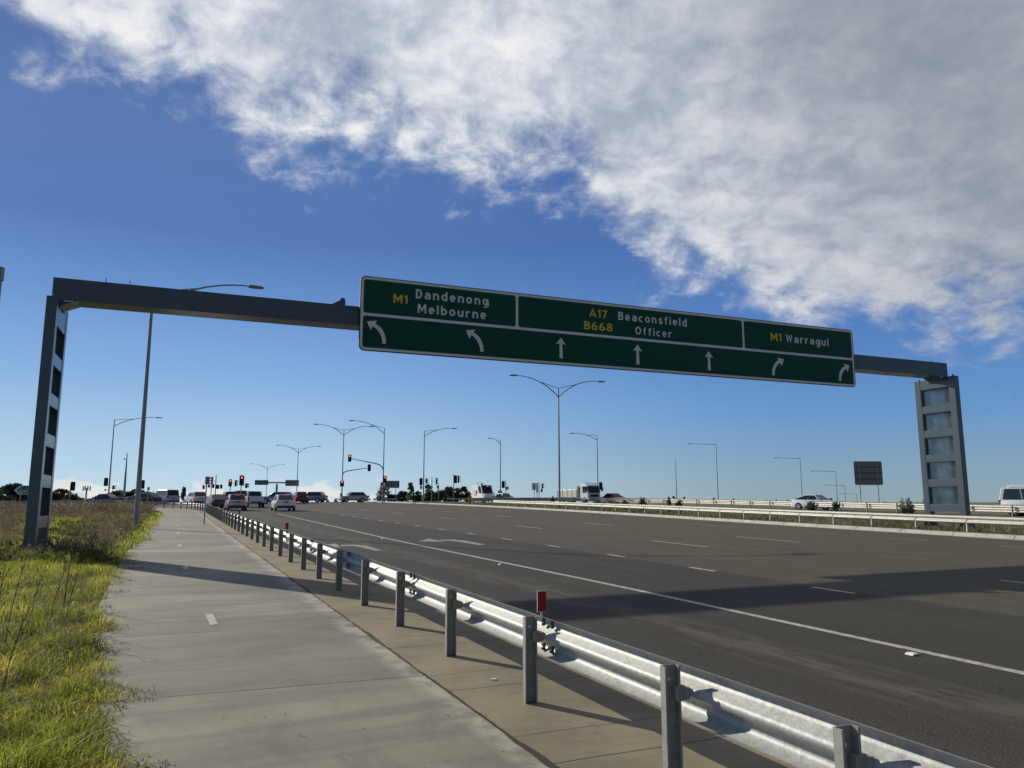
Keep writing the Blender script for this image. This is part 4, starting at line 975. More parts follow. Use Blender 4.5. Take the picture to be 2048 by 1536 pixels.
def car(name, label, cat, px, D, head, spec, paint, brake=False, group='vehicles at the intersection', trim_low=None, x_world=None):
    """head: degrees to the left of straight ahead; spec: see below"""
    X = at(px, 1000, D).x if x_world is None else x_world
    h = R(head); root = thing(name, (X, D, gz(X, D)), R(90) + h, label, cat, group)
    # pitch with the slope of the road
    L_, Wd, H, hood, belt, deck, ws, rf, rb, rw, wr, fa, ra, gc = (spec[k] for k in ('L', 'W', 'H', 'hood', 'belt', 'deck', 'ws', 'rf', 'rb', 'rw', 'wr', 'fa', 'ra', 'gc'))
    xf = L_ / 2; hw = Wd / 2
    # lower body: stations from nose to tail, x measured from the nose
    st = [(0.0, hood * .86, .74), (.05, hood * .92, .86), (.18, hood * .97, .93), (ws * .55, hood + (belt - hood) * .45, .985), (ws, belt, 1.0), (rf, belt, 1.0), ((rf + rb) / 2, belt + .01, 1.0), (rb, belt + .015, 1.0), (rw, deck, .985), (L_ - .15, deck * .99, .93), (L_ - .04, deck * .95, .86), (L_, deck * .82, .78)]
    st.sort(key=lambda t: t[0])
    rings = []
    for i, (x, zt, wf) in enumerate(st):
        zb = gc + (.10 if i in (0, len(st) - 1) else 0); w = hw * wf; zm = zb + (zt - zb) * .55
        half = [(w * .80, zb), (w * .96, zb + .06), (w, zb + .2), (w, zm), (w * .955, zt - .045), (w * .88, zt - .004), (w * .5, zt + .012)]
        rings.append([(xf - x, y, z) for y, z in half] + [(xf - x, -y, z) for y, z in reversed(half)])
    b = MB(); b.loft(rings); body = b.build('body', paint, root, smooth=True)
    # cabin
    zb = belt - .01; wB, wT = hw * .90, hw * spec.get('tumble', .74)
    P = {}
    for s_ in (-1, 1):
        P[s_] = [Vector((xf - ws, s_ * wB, zb)), Vector((xf - rf, s_ * wT, H - .03)), Vector((xf - rb, s_ * wT, H - .02)), Vector((xf - rw, s_ * wB, max(deck - .01, zb if spec.get('flatrear') else deck - .01)))]
    n_ = 6; rings = []
    for k in range(n_ + 1):      # arched roof skin between the two sides
        f = -1 + 2 * k / n_; cr = (1 - f * f) * .035
        rings.append([Vector((p.x, p.y * f, p.z + (cr if i in (1, 2) else 0))) for i, p in enumerate(P[1])])
    b = MB(); b.loft(rings); b.build('cabin', paint, root, bevel=.05, seg=3)
    # glass
    a, c = P[1], P[-1]
    q, _ = face_inset([c[0], a[0], a[1], c[1]], .88, .012); q = [p + Vector((0, 0, .02)) for p in q]; quadpart('windscreen', q, M['glass'], root)
    if spec.get('rear_glass', True):
        q, _ = face_inset([a[3], c[3], c[2], a[2]], .84, .014); q = [p + Vector((0, 0, .015)) for p in q]; quadpart('rear_window', q, M['glass'], root)
    nsplit = spec.get('splits', 2)
    for s_ in (1, -1):
        p = P[s_]; quad = [p[0], p[3], p[2], p[1]] if s_ > 0 else [p[3], p[0], p[1], p[2]]
        q, nn = face_inset(quad, .9, .012)
        cz = sum((k.z for k in q)) / 4; q = [Vector((k.x, k.y, cz + (k.z - cz) * .92)) for k in q]
        lo0, lo1, hi1, hi0 = q
        fr = spec.get('front_glass', 1.0)
        if fr < 1:
            if s_ > 0: lo1, hi1 = lo0.lerp(lo1, fr), hi0.lerp(hi1, fr)
            else: lo0, hi0 = lo1.lerp(lo0, fr), hi1.lerp(hi0, fr)
        for k in range(nsplit):
            f0, f1 = k / nsplit + .012, (k + 1) / nsplit - .012
            quadpart('side_window', [lo0.lerp(lo1, f0), lo0.lerp(lo1, f1), hi0.lerp(hi1, f1), hi0.lerp(hi1, f0)], M['glass'], root)
    # wheels in dark arches
    for x in (fa, ra):
        for s_ in (1, -1):
            b = MB(); b.tube([(xf - x, s_ * (hw + .004), wr + .01), (xf - x, s_ * (hw - .12), wr + .01)], wr * 1.16, 20); b.build('wheel_arch', M['trim'], root)
            wheel(root, xf - x, s_ * (hw + .012), wr, side=s_)
    # lamps, bumpers, plate, mirrors
    lz = deck * .86 if spec.get('lampz') is None else spec['lampz']; lh = spec.get('lamph', .2)
    for s_ in (1, -1):
        b = MB(); b.box((-xf + .085, s_ * hw * .78, lz), (.12, hw * .30, lh)); b.build('tail_light', M['brake'] if brake else M['tail'], root, bevel=.03)
        b = MB(); b.box((xf - .14, s_ * hw * .68, hood * .80), (.22, hw * .36, .15)); b.build('headlight', M['headlight'], root, bevel=.03)
        b = MB(); b.box((xf - ws - .28, s_ * (hw + .09), belt + .08), (.10, .2, .14)); b.build('mirror', paint, root, bevel=.03)
    tb = M['trim'] if (trim_low is None or trim_low) else paint
    b = MB(); b.box((-xf + .06, 0, gc + .16), (.16, Wd * .86, .2)); b.build('rear_bumper', tb, root, bevel=.04)
    b = MB(); b.box((xf - .05, 0, gc + .22), (.14, Wd * .66, .22)); b.build('grille', M['trim'], root, bevel=.04)
    b = MB(); b.box((-xf - .012, 0, spec.get('platez', deck * .72)), (.02, .40, .12)); b.build('number_plate', M['plate'], root)
    if brake: b = MB(); b.box((xf - rb - .10, 0, H - .09), (.06, .34, .04)); b.build('high_brake_light', M['brake'], root)
    return root
HATCH = dict(L=4.1, W=1.72, H=1.48, hood=.86, belt=.93, deck=.92, ws=1.05, rf=1.75, rb=3.45, rw=3.98, wr=.31, fa=.78, ra=3.36, gc=.2, lampz=.86, lamph=.22, platez=.80)
HATCH2 = dict(HATCH, L=4.25, W=1.79, H=1.46, rw=4.14, rb=3.5, wr=.33, ra=3.46, lamph=.15, lampz=.9)
SEDAN = dict(L=4.7, W=1.80, H=1.45, hood=.84, belt=.92, deck=.98, ws=1.3, rf=2.05, rb=3.2, rw=3.95, wr=.32, fa=.86, ra=3.66, gc=.2, lampz=.84)
SUV = dict(L=4.6, W=1.86, H=1.70, hood=1.02, belt=1.08, deck=1.08, ws=1.2, rf=1.9, rb=3.9, rw=4.46, wr=.37, fa=.88, ra=3.64, gc=.26, lampz=1.0, lamph=.2, splits=3, platez=.92)
VAN = dict(L=5.0, W=1.92, H=1.97, hood=1.05, belt=1.12, deck=1.12, ws=.65, rf=1.35, rb=4.75, rw=4.93, wr=.34, fa=.85, ra=4.0, gc=.24, lampz=1.0, lamph=.32, splits=3, tumble=.84)
BIGVAN = dict(L=5.6, W=2.05, H=2.75, hood=1.25, belt=1.35, deck=1.35, ws=.8, rf=1.65, rb=5.45, rw=5.55, wr=.36, fa=.95, ra=4.5, gc=.26, splits=1, tumble=.86, front_glass=.30)
VR = {k: k for k in ()}
car('van', 'silver passenger van turning left behind the bend of the guard rail', 'van', 331, 110, 47, VAN, CAR['silver'])
car('suv', 'white SUV with brake lights on, behind the bend of the guard rail', 'SUV', 391, 100, 38, SUV, CAR['white'], True)
car('sedan', 'dark sedan waiting behind the thin sign post', 'car', 433, 80, 31, dict(SEDAN, deck=1.0), CAR['dark'], True)
car('hatchback', 'old silver hatchback stopped nearest to the guard rail', 'car', 471.5, 73, 24.5, HATCH, CAR['silver'], True)
car('suv', 'dark red SUV half hidden between the dark sedan and the silver hatchback', 'SUV', 459, 96, 27, dict(SUV, H=1.72), CAR['maroon'])
car('suv', 'dark grey SUV whose roof shows left of the white pickup', 'SUV', 478, 104, 30, dict(SUV, H=1.85, L=4.9), CAR['dark'])
car('suv', 'blue grey SUV crossing to the left behind the white pickup and hatchback', 'SUV', 556, 112, 74, SUV, CAR['bluegrey'])
car('hatchback', 'white hatchback stopped alone in the second lane with brake lights on', 'car', 566, 72, 24.5, HATCH2, CAR['white'], True)
car('suv', 'maroon SUV seen from behind, right of the white hatchback', 'SUV', 599, 115, 24, dict(SUV, L=4.5), CAR['maroon'], True)
car('suv', 'grey SUV crossing just right of the maroon one', 'SUV', 625, 128, 78, dict(SUV, H=1.72, L=4.7), CAR['grey'])
car('suv', 'silver SUV turning toward the viewer under the traffic signal arms', 'SUV', 706, 131, 118, SUV, CAR['silver'])
bv = car('van', 'tall white van with a pink side graphic, facing the viewer behind the rail posts', 'van', 966, 121, 205, BIGVAN, CAR['white'], group='vehicles on the opposite side')
b = MB(); b.prism(rrect(1.1, 1.0, .3, 5, -.9, 1.55), -1.035, -1.028, 'xz'); b.build('side_graphic', M['pinkred'], bv)
b = MB(); b.box((1.75, .35, 2.55), (.5, .8, .10)); b.build('roof_graphic', M['pinkred'], bv)
car('hatchback', 'dark blue hatchback behind the rail posts right of the white van', 'car', 1009, 121, 207, HATCH, CAR['bluegrey'], group='vehicles on the opposite side')
car('sedan', 'red sedan behind the median shrubs right of the truck', 'car', 1228, 112, 214, dict(SEDAN, belt=.95, H=1.5), CAR['red'], group='vehicles on the opposite side')
car('sedan', 'white sedan passing behind the median guard rails', 'car', 1632, 75, 218, dict(SEDAN, L=4.6, rb=3.0, rw=4.3, deck=1.0), CAR['white'], group='vehicles on the opposite side')
cv_ = car('van', 'white camper van cut off by the right edge of the photo', 'van', 2082, 56, 222, dict(VAN, H=2.05, L=5.0), CAR['white'], group='vehicles on the opposite side')
b = MB(); b.box((-.6, 0, 2.14), (2.6, 1.2, .16)); b.build('roof_box', CAR['white'], cv_, bevel=.06)
car('car', 'dark car low behind the weeds left of the camera pole', 'car', 207, 100, 78, dict(SEDAN), CAR['dark'])
car('car', 'dark wagon low behind the weeds right of the near lamp post', 'car', 287, 104, 70, dict(SUV, H=1.55, L=4.8), CAR['dark'])
def ute():
    D = 87; X = at(508, 1000, D).x; root = thing('pickup', (X, D, gz(X, D)), R(90 + 24), 'white double cab pickup truck stopped in the traffic queue', 'pickup truck', 'vehicles at the intersection')
    P = CAR['white']; hw = .92
    prof = [(2.6, .55), (2.62, .85), (2.5, 1.05), (1.5, 1.14), (.9, 1.18), (-.55, 1.18), (-.6, .5), (2.4, .5)]
    b = MB(); b.prism(prof, -hw, hw, 'xz'); b.build('body', P, root, bevel=.05, seg=3)
    b = MB(); b.loft([[(1.45, s_ * hw * .92, 1.16), (.75, s_ * hw * .78, 1.78), (-.35, s_ * hw * .78, 1.79), (-.58, s_ * hw * .9, 1.16)] for s_ in (-1, 1)]); b.build('cabin', P, root, bevel=.06, seg=3)
    q, _ = face_inset([Vector((-.58, hw * .9, 1.16)), Vector((-.58, -hw * .9, 1.16)), Vector((-.35, -hw * .78, 1.79)), Vector((-.35, hw * .78, 1.79))], .82, .014); quadpart('rear_window', q, M['glass'], root)
    q, _ = face_inset([Vector((1.45, -hw * .92, 1.16)), Vector((1.45, hw * .92, 1.16)), Vector((.75, hw * .78, 1.78)), Vector((.75, -hw * .78, 1.78))], .85, .014); quadpart('windscreen', q, M['glass'], root)
    for s_ in (1, -1):
        quad = [Vector((-.58, s_ * hw * .9, 1.16)), Vector((1.45, s_ * hw * .92, 1.16)), Vector((.75, s_ * hw * .78, 1.78)), Vector((-.35, s_ * hw * .78, 1.79))]
        if s_ > 0: quad = [quad[1], quad[0], quad[3], quad[2]]
        q, _ = face_inset(quad, .84, .012); quadpart('side_window', q, M['glass'], root)
    b = MB()      # open tub
    for s_ in (1, -1): b.box((-1.62, s_ * (hw - .03), .9), (2.0, .06, .62))
    b.box((-1.62, 0, .64), (2.0, 1.72, .06)); b.box((-.66, 0, .9), (.06, 1.74, .62)); b.build('tub', P, root, bevel=.02)
    b = MB(); b.box((-2.64, 0, .92), (.06, 1.56, .56)); b.build('tailgate', P, root, bevel=.02)
    for s_ in (1, -1):
        b = MB(); b.box((-2.63, s_ * .86, .95), (.09, .15, .42)); b.build('tail_light', M['tail'], root, bevel=.02)
        b = MB(); b.box((-2.72, s_ * .68, .56), (.14, .42, .16)); b.build('rear_bumper', M['rim'], root, bevel=.03)
        for x in (1.75, -1.45):
            b = MB(); b.tube([(x, s_ * (hw + .004), .42), (x, s_ * (hw - .1), .42)], .45, 20); b.build('wheel_arch', M['trim'], root); wheel(root, x, s_ * (hw + .012), .385, .25, s_)
    b = MB(); b.box((-2.7, 0, .55), (.04, .4, .12)); b.build('number_plate', M['plate'], root)
    b = MB(); b.box((-.1, 0, .48), (4.6, .8, .16)); b.build('chassis', M['trim'], root)
ute()
def truck():
    D = 116; X = at(1155, 1000, D).x; root = thing('tip_truck', (X, D, gz(X, D)), R(90 + 212), 'white tip truck with a square cab and a cream tray, facing the viewer', 'truck', 'vehicles on the opposite side')
    P = CAR['white']
    b = MB(); b.prism([(4.0, .6), (4.05, 1.3), (3.85, 2.55), (3.6, 2.72), (2.3, 2.72), (2.2, 2.6), (2.2, .6)], -1.15, 1.15, 'xz'); b.build('cab', P, root, bevel=.07, seg=3)
    q = [Vector((4.045, -1.0, 1.5)), Vector((4.045, 1.0, 1.5)), Vector((3.89, .98, 2.48)), Vector((3.89, -.98, 2.48))]; q = [p + Vector((.012, 0, 0)) for p in q]; quadpart('windscreen', q, M['glass'], root)
    for s_ in (1, -1):
        q = [Vector((2.75, s_ * 1.158, 1.5)), Vector((3.82, s_ * 1.158, 1.5)), Vector((3.66, s_ * 1.158, 2.42)), Vector((2.75, s_ * 1.158, 2.42))]
        if s_ > 0: q = [q[1], q[0], q[3], q[2]]
        quadpart('side_window', q, M['glass'], root)
        b = MB(); b.box((4.12, s_ * 1.42, 2.05), (.16, .28, .66)); b.build('mirror', M['black'], root, bevel=.05)
        b = MB(); b.box((4.04, s_ * .85, .86), (.08, .4, .2)); b.build('headlight', M['headlight'], root, bevel=.02)
        for x in (3.2, -2.3):
            wheel(root, x, s_ * 1.16, .46, .3, s_)
    b = MB(); b.box((4.05, 0, 1.12), (.06, 1.5, .36)); b.build('grille', M['black'], root, bevel=.03)
    b = MB(); b.box((4.06, 0, .62), (.16, 2.3, .34)); b.build('bumper', P, root, bevel=.05)
    b = MB(); b.tube([(3.3, -.95, 2.9), (3.3, .95, 2.9)], .035, 8)
    for y in (-.9, .9): b.tube([(3.3, y, 2.7), (3.3, y, 2.9)], .03, 6); b.tube([(3.3, y, 2.9), (3.3, y, 2.98)], [.12, .04], 8)
    b.build('roof_bar', M['trim'], root)
    b = MB()
    for s_ in (1, -1): b.box((-1.15, s_ * 1.17, 1.45), (5.2, .07, 1.1))
    b.box((1.45, 0, 1.75), (.08, 2.3, 1.7)); b.box((-3.72, 0, 1.4), (.08, 2.3, 1.0)); b.box((-1.15, 0, .92), (5.2, 2.3, .1)); b.build('tray', CAR['cream'], root, bevel=.02)
    b = MB()
    for s_ in (1, -1):
        for x in (-3.4, -2.2, -1.0, .2, 1.3): b.box((x, s_ * 1.225, 1.45), (.1, .04, 1.1))
    b.build('tray_ribs', CAR['cream'], root)
    b = MB(); b.box((1.82, 0, 1.6), (.5, 1.9, 1.5)); b.build('headboard_gear', M['signback'], root)
    b = MB(); b.box((0, 0, .7), (7.2, .9, .24)); b.build('chassis', M['trim'], root)
truck()

# ------------------------------------------------------------------ vegetation
def tri_mesh(name, verts, tris, m, parent=None):
    me = bpy.data.meshes.new(name); nv, nt_ = len(verts), len(tris)
    me.vertices.add(nv); me.vertices.foreach_set('co', np.asarray(verts, np.float32).ravel())
    me.loops.add(nt_ * 3); me.loops.foreach_set('vertex_index', np.asarray(tris, np.int32).ravel())
    me.polygons.add(nt_); me.polygons.foreach_set('loop_start', np.arange(0, nt_ * 3, 3, dtype=np.int32)); me.polygons.foreach_set('loop_total', np.full(nt_, 3, np.int32))
    me.update(calc_edges=True); me.validate()
    o = bpy.data.objects.new(name, me); COL.objects.link(o); me.materials.append(m)
    if parent: o.parent = parent
    return o
def leaves(pts, size, rng, droop=0.0, elong=1.8):
    n = len(pts); d = rng.normal(size=(n, 3)); d[:, 2] -= droop; d /= np.linalg.norm(d, axis=1)[:, None] + 1e-9
    e = rng.normal(size=(n, 3)); e -= d * (e * d).sum(1)[:, None]; e /= np.linalg.norm(e, axis=1)[:, None] + 1e-9
    s = size * rng.uniform(.6, 1.3, n)[:, None]
    a = pts - d * s * elong / 2; b_ = pts + d * s * elong / 2; c = pts + e * s * .5; c2 = pts - e * s * .5
    v = np.stack([a, c, b_, c2], 1).reshape(-1, 3); i = np.arange(n)[:, None] * 4
    return v, np.concatenate([i + [0, 1, 2], i + [0, 2, 3]], 0)
def crown(rng, w, h, z0, lobes, per, shape='round'):
    """leaf positions on clumps scattered through an uneven crown"""
    P = []
    for _ in range(lobes):
        a = rng.uniform(0, 2 * math.pi); r = w / 2 * math.sqrt(rng.uniform(0, 1)) * .8; f = rng.uniform(0, 1)
        if shape == 'tall': r *= (1 - .75 * f) * .9
        elif shape == 'dome': r *= math.sqrt(max(.03, 1 - f ** 2.2)) * 1.1
        elif shape == 'round': r *= math.sqrt(max(.05, 1 - (f * 1.15 - .35) ** 2))
        c = np.array([r * math.cos(a), r * math.sin(a), z0 + h * (.06 + .84 * f)])
        s = w * rng.uniform(.07, .17)
        q = rng.normal(size=(per, 3)); q /= np.linalg.norm(q, axis=1)[:, None]; q *= (rng.uniform(.35, 1, per) ** .5)[:, None] * s; q[:, 2] *= .75
        P.append(c + q)
    return np.concatenate(P)
def tree(name, label, px, py_top, D, wpx, m, shape='round', lobes=26, per=60, leaf=None, cat='tree', group=None, z_low=None, seed=None, trunk=True, bot=.12):
    rng = np.random.default_rng(seed or int(px * 7 + D)); top = at(px, py_top, D); zb = gz(top.x, D) - .07
    if z_low is not None: zb = z_low
    h = max(top.z - zb, .6); w = wpx / F * D; o = thing(name, (top.x, D, zb), 0, label, cat, group)
    if trunk:
        b = MB(); r = max(.03, h * .018); b.tube([(0, 0, -.1), (h * .01, 0, h * .35), (-h * .01, 0, h * .8)], [r, r * .75, r * .25], 7)
        for k in range(5):
            a = rng.uniform(0, 6.28); f = rng.uniform(.25, .6); b.tube([(0, 0, h * f), (w * .16 * math.cos(a), w * .16 * math.sin(a), h * (f + .14)), (w * .32 * math.cos(a), w * .32 * math.sin(a), h * (f + .26))], [r * .5, r * .35, r * .12], 5)
        b.build('trunk', M['bark'], o, smooth=True)
    P = crown(rng, w, h * (1 - bot), h * bot, lobes, per, shape)
    P[:, 2] = np.minimum(P[:, 2], h)
    v, t = leaves(P, leaf or max(w * .045, .05), rng); tri_mesh('crown', v, t, m, o); return o
# trees on the left skyline
TL = [('big spreading tree behind the green direction sign at the left edge', 30, 967, 230, 50), ('low dark tree at the very left edge of the photo', -8, 984, 220, 40), ('tree showing just left of the gantry leg', 58, 974, 240, 34), ('rounded tree right beside the gantry leg', 108, 985, 250, 26), ('tallest tree right of the gantry leg', 124, 979, 255, 26), ('dark tree under the lone signal left of the phone mast', 143, 988, 250, 26), ('small tree at the foot of the phone mast', 163, 997, 270, 18), ('lowest bushy tree right of the phone mast', 189, 999, 280, 18),
      ('dark tree just right of the signal lamp post on the left', 222, 986, 240, 18), ('dense round tree left of the camera pole', 237, 982, 240, 22), ('dark tree between the camera pole and the near lamp post', 259, 983, 235, 20), ('tree partly behind the near lamp post', 276, 980, 240, 24), ('tree right of the near lamp post with a broken top', 297, 985, 238, 20), ('last small tree of the skyline left of the silver van', 313, 988, 240, 18)]
for lab, px, py, D, w in TL:
    tree('tree', lab, px, py, D, w * (2.6 if px > 200 else (2.2 if px > 100 else 1.6)), M['leaf_dark'], lobes=70, per=80, leaf=.5, group='trees on the left skyline', bot=.0, shape='dome')
tree('young_tree', 'thin young tree between the silver van and the white SUV', 369, 972, 128, 17, M['leaf_grey'], 'tall', 26, 40, .17, group=None)
tree('tree', 'sparse grey green tree behind the wide low sign', 768, 962, 152, 46, M['leaf_grey'], 'tall', 30, 40, .22, bot=.02)
tree('bush', 'bright yellow green bush below the right end of the wide low sign', 806, 981, 150, 26, M['leaf_yellow'], 'round', 40, 60, .2, 'bush', bot=0)
tree('bush', 'dark low hedge bush left of the yellow green bush', 786, 988, 152, 26, M['leaf_dark'], 'round', 34, 60, .2, 'bush', bot=0)
tree('tree', 'tall grey green tree left of the signal lamp post in the bushes', 822, 960, 146, 22, M['leaf_grey'], 'tall', 34, 50, .2, bot=.05)
tree('tree', 'grey green tree right behind the signal lamp post in the bushes', 858, 966, 142, 26, M['leaf_grey'], 'tall', 34, 50, .2, bot=.05)
for lab, px, py, D, w, m in (('dark bush at the foot of the tall grey green tree', 838, 982, 146, 24, 'leaf_dark'), ('green bush in front of the second lamp post', 858, 981, 138, 30, 'leaf'), ('dark bush below the low signal', 880, 979, 146, 30, 'leaf_dark'), ('grey green tree top behind the tall signal seen from behind', 897, 971, 150, 22, 'leaf_grey'), ('big dark bush left of the white van', 912, 976, 150, 34, 'leaf_dark'), ('tall dark tree with a ragged top left of the white van', 928, 971, 152, 20, 'leaf_dark'), ('dark bush touching the back of the white van', 938, 983, 150, 20, 'leaf_dark')):
    tree('bush', lab, px, py, D, w, M[m], 'round', 40, 70, .2, 'bush', group='bushes behind the intersection', bot=0)
for lab, px, py, D, w in (('tiny dark bush on the crest left of the silver SUV', 671, 997, 190, 14), ('low dark bush on the crest below the far signals', 655, 1000.5, 190, 10), ('dark drooping tree right of the silver SUV', 735, 991, 170, 16)):
    tree('bush', lab, px, py, D, w, M['leaf_dark'], 'round', 16, 50, .2, 'bush', bot=0)
# far trees over the right guard rail
FR = [(1334, 994, 12, 'far off tree just left of the bare pole by the median shrubs'), (1347, 990, 12, 'far off tree right behind the foot of the bare pole'), (1367, 988, 10, 'thin far off tree a little right of the bare pole'), (1385, 995, 9, 'far off bush midway between the bare pole and the first straight armed lamp post'),
      (1427, 994, 12, 'far off tree at the foot of the tallest straight armed lamp post, left side'), (1445, 995, 8, 'far off bush just right of the tallest straight armed lamp post'), (1466, 994, 8, 'thin far off tree, second right of the tallest straight armed lamp post'), (1509, 997, 7, 'lone far off bush midway between the two tallest straight armed lamp posts'),
      (1536, 998.5, 9, 'first of two low far off bushes left of the white sedan'), (1553, 998, 9, 'second of two low far off bushes left of the white sedan'), (1576, 997, 9, 'far off bush behind the boot of the white sedan'), (1590, 995, 9, 'far off bush behind the roof of the white sedan'), (1661, 993, 7, 'narrow far off tree over the bonnet of the white sedan'),
      (1681, 1001, 12, 'low far off bush between two straight armed lamp posts right of the white sedan'), (1713, 1002, 10, 'low far off bush left of the legs of the tall sign'), (1770, 1003, 14, 'low far off bush right of the legs of the tall sign'), (1824, 1002, 9, 'far off bush between the big median shrub and the far gantry leg'),
      (1858, 997, 26, 'umbrella shaped tree peeping out beside the far gantry leg'), (1976, 1009, 8, 'first far off bush right of the far gantry leg'), (1997, 1009, 8, 'middle far off bush between the far gantry leg and the camper van'), (2011, 1006, 8, 'far off tree nearest to the white camper van')]
for i, (px, py, w, lab) in enumerate(FR):
    D = 330 if px != 1858 else 260
    top = at(px, py, D)
    tree('tree', lab, px, py, D, w, M['leaf_grey'] if i % 3 else M['leaf_dark'], 'round', 14, 40, .35, group='far off trees over the right guard rail' if px != 1858 else None, bot=.1 if px != 1858 else .45, z_low=min(gz(top.x, D), top.z - 3.0))
# shrubs of the median
SH = [('shrub left of the cream tray of the truck', 1105, 992, 96, 12), ('low shrub in front of the truck tray', 1140, 999, 88, 18), ('shrub in front of the truck cab door', 1170, 998, 84, 16), ('shrub in front of the truck bumper', 1195, 998, 80, 16), ('shrub in front of the back of the red sedan', 1222, 997, 76, 18), ('shrub in front of the bonnet of the red sedan', 1247, 996, 73, 18), ('tall dense shrub right of the red sedan', 1284, 991, 66, 17), ('thin upright shrub in front of the bare pole', 1338, 990, 60, 8), ('low shrub right of the bare pole', 1358, 999, 58, 16), ('shrub in front of the front door of the white sedan', 1622, 1000, 50, 26), ('shrub in front of the bonnet of the white sedan', 1668, 1002, 48, 24), ('biggest round shrub left of the far gantry leg', 1811, 994, 44, 36)]
for i, (lab, px, py, D, w) in enumerate(SH):
    rng = np.random.default_rng(100 + i); top = at(px, py, D); zb = gz(top.x, D) + .05; h = top.z - zb; wd = w / F * D
    o = thing('shrub', (top.x, D, zb), 0, lab, 'shrub', 'shrubs planted in the median')
    b = MB(); tips = []
    for k in range(26):
        a = rng.uniform(0, 6.28); f = rng.uniform(.15, 1); hh = h * rng.uniform(.55, 1.0) * (1 - .35 * f * f); p = [(.03 * math.cos(a), .03 * math.sin(a), -.05), (wd * .22 * f * math.cos(a), wd * .22 * f * math.sin(a), hh * .55), (wd * .5 * f * math.cos(a), wd * .5 * f * math.sin(a), hh)]
        b.tube(p, [.012, .008, .003], 4, cap=False)
        for t in np.linspace(.25, 1.0, 34):
            P0, P1, P2 = map(np.array, p); q = P0 * (1 - t) ** 2 + P1 * 2 * t * (1 - t) + P2 * t * t; tips.append(q + rng.normal(size=3) * wd * .035)
    b.build('stems', M['bark'], o); v, t = leaves(np.array(tips), .085, rng, -.5, 2.6); tri_mesh('foliage', v, t, M['leaf_grey'] if i % 2 else M['leaf'], o)

# value noise for clumping
_g = RNG.uniform(0, 1, (64, 64))
def vnoise(x, y, s):
    x = np.asarray(x) / s + 100.5; y = np.asarray(y) / s + 57.3; xi, yi = np.floor(x).astype(int), np.floor(y).astype(int); fx, fy = x - xi, y - yi
    fx = fx * fx * (3 - 2 * fx); fy = fy * fy * (3 - 2 * fy); g_ = lambda a, c: _g[a % 64, c % 64]
    return (g_(xi, yi) * (1 - fx) + g_(xi + 1, yi) * fx) * (1 - fy) + (g_(xi, yi + 1) * (1 - fx) + g_(xi + 1, yi + 1) * fx) * fy
gzv = np.vectorize(gz)
def blades(x, y, h, w, lean, rng, z=None, cur=.6, bias=(0, 0)):
    n = len(x); a = rng.uniform(0, 2 * np.pi, n); z = gzv(x, y) - .06 if z is None else z
    la = rng.uniform(0, 2 * np.pi, n); ll = lean * rng.uniform(.2, 1, n) * h; dx, dy = np.cos(la) * ll + bias[0] * h, np.sin(la) * ll + bias[1] * h
    ox, oy = np.cos(a) * w / 2, np.sin(a) * w / 2
    v = np.empty((n, 5, 3)); hm = h * .58
    v[:, 0] = np.stack([x - ox, y - oy, z], 1); v[:, 1] = np.stack([x + ox, y + oy, z], 1)
    mx, my = x + dx * (1 - cur) * .7, y + dy * (1 - cur) * .7
    v[:, 2] = np.stack([mx + ox * .75, my + oy * .75, z + hm], 1); v[:, 3] = np.stack([mx - ox * .75, my - oy * .75, z + hm], 1)
    v[:, 4] = np.stack([x + dx, y + dy, z + h * (1 - .25 * lean)], 1)
    i = np.arange(n)[:, None] * 5; t = np.concatenate([i + [0, 1, 2], i + [0, 2, 3], i + [3, 2, 4]], 0)
    return v.reshape(-1, 3), t
# sampling of the verge: the grass grows left of the path edge
cl = np.array([[offset(CURVE, lerpv(EV, -16 + 2 * i))[i].x, offset(CURVE, lerpv(EV, -16 + 2 * i))[i].y] for i in range(NB)] + [[p.x, p.y] for p in offset(CURVE, -3.2)[NB:]])
def edge_x(y): return np.interp(y, cl[:, 1][:70], cl[:, 0][:70])
def field(n, y0, y1, wid, rng, power=1.0, margin=0):
    y = y0 + (y1 - y0) * rng.uniform(0, 1, n) ** power
    wob = (vnoise(y * 3, y * 0, 1.0) - .5) * .55 + (vnoise(y * 11, y * 0 + 4, 1.0) - .5) * .22 + (vnoise(y, y * 0 + 9, 2.5) - .5) * .3
    d = rng.uniform(0, 1, n) * (wid if np.isscalar(wid) else np.interp(y, wid[0], wid[1]))
    return edge_x(y) - .02 + wob - d - margin, y, d
Vs, Ts = [], []
def push(vt):
    off = sum(len(v) for v in Vs); Vs.append(vt[0]); Ts.append(vt[1] + off)
def flush(name, label, cat, m):
    o = tri_mesh(name, np.concatenate(Vs), np.concatenate(Ts), m); tag(o, label, cat, None, 'stuff'); Vs.clear(); Ts.clear(); return o
r = np.random.default_rng(5)
x, y, d = field(52000, 3.2, 11, 3.0, r); cl1 = vnoise(x, y, .45); h = (.08 + .40 * cl1 ** 1.6 + .10 * vnoise(x, y, .16)) * np.clip(.45 + d / .5, .45, 1) * r.uniform(.5, 1.25, len(x)); push(blades(x, y, h, r.uniform(.005, .0125, len(x)), .85, r, bias=(.12, -.1)))
x, y, d = field(52000, 11, 24, 5.5, r, 1.2); cl1 = vnoise(x, y, .7); h = (.08 + .33 * cl1 ** 1.4) * np.clip(.4 + d / .6, .4, 1) * r.uniform(.5, 1.2, len(x)); push(blades(x, y, h, r.uniform(.007, .013, len(x)), .7, r, bias=(.12, -.1)))
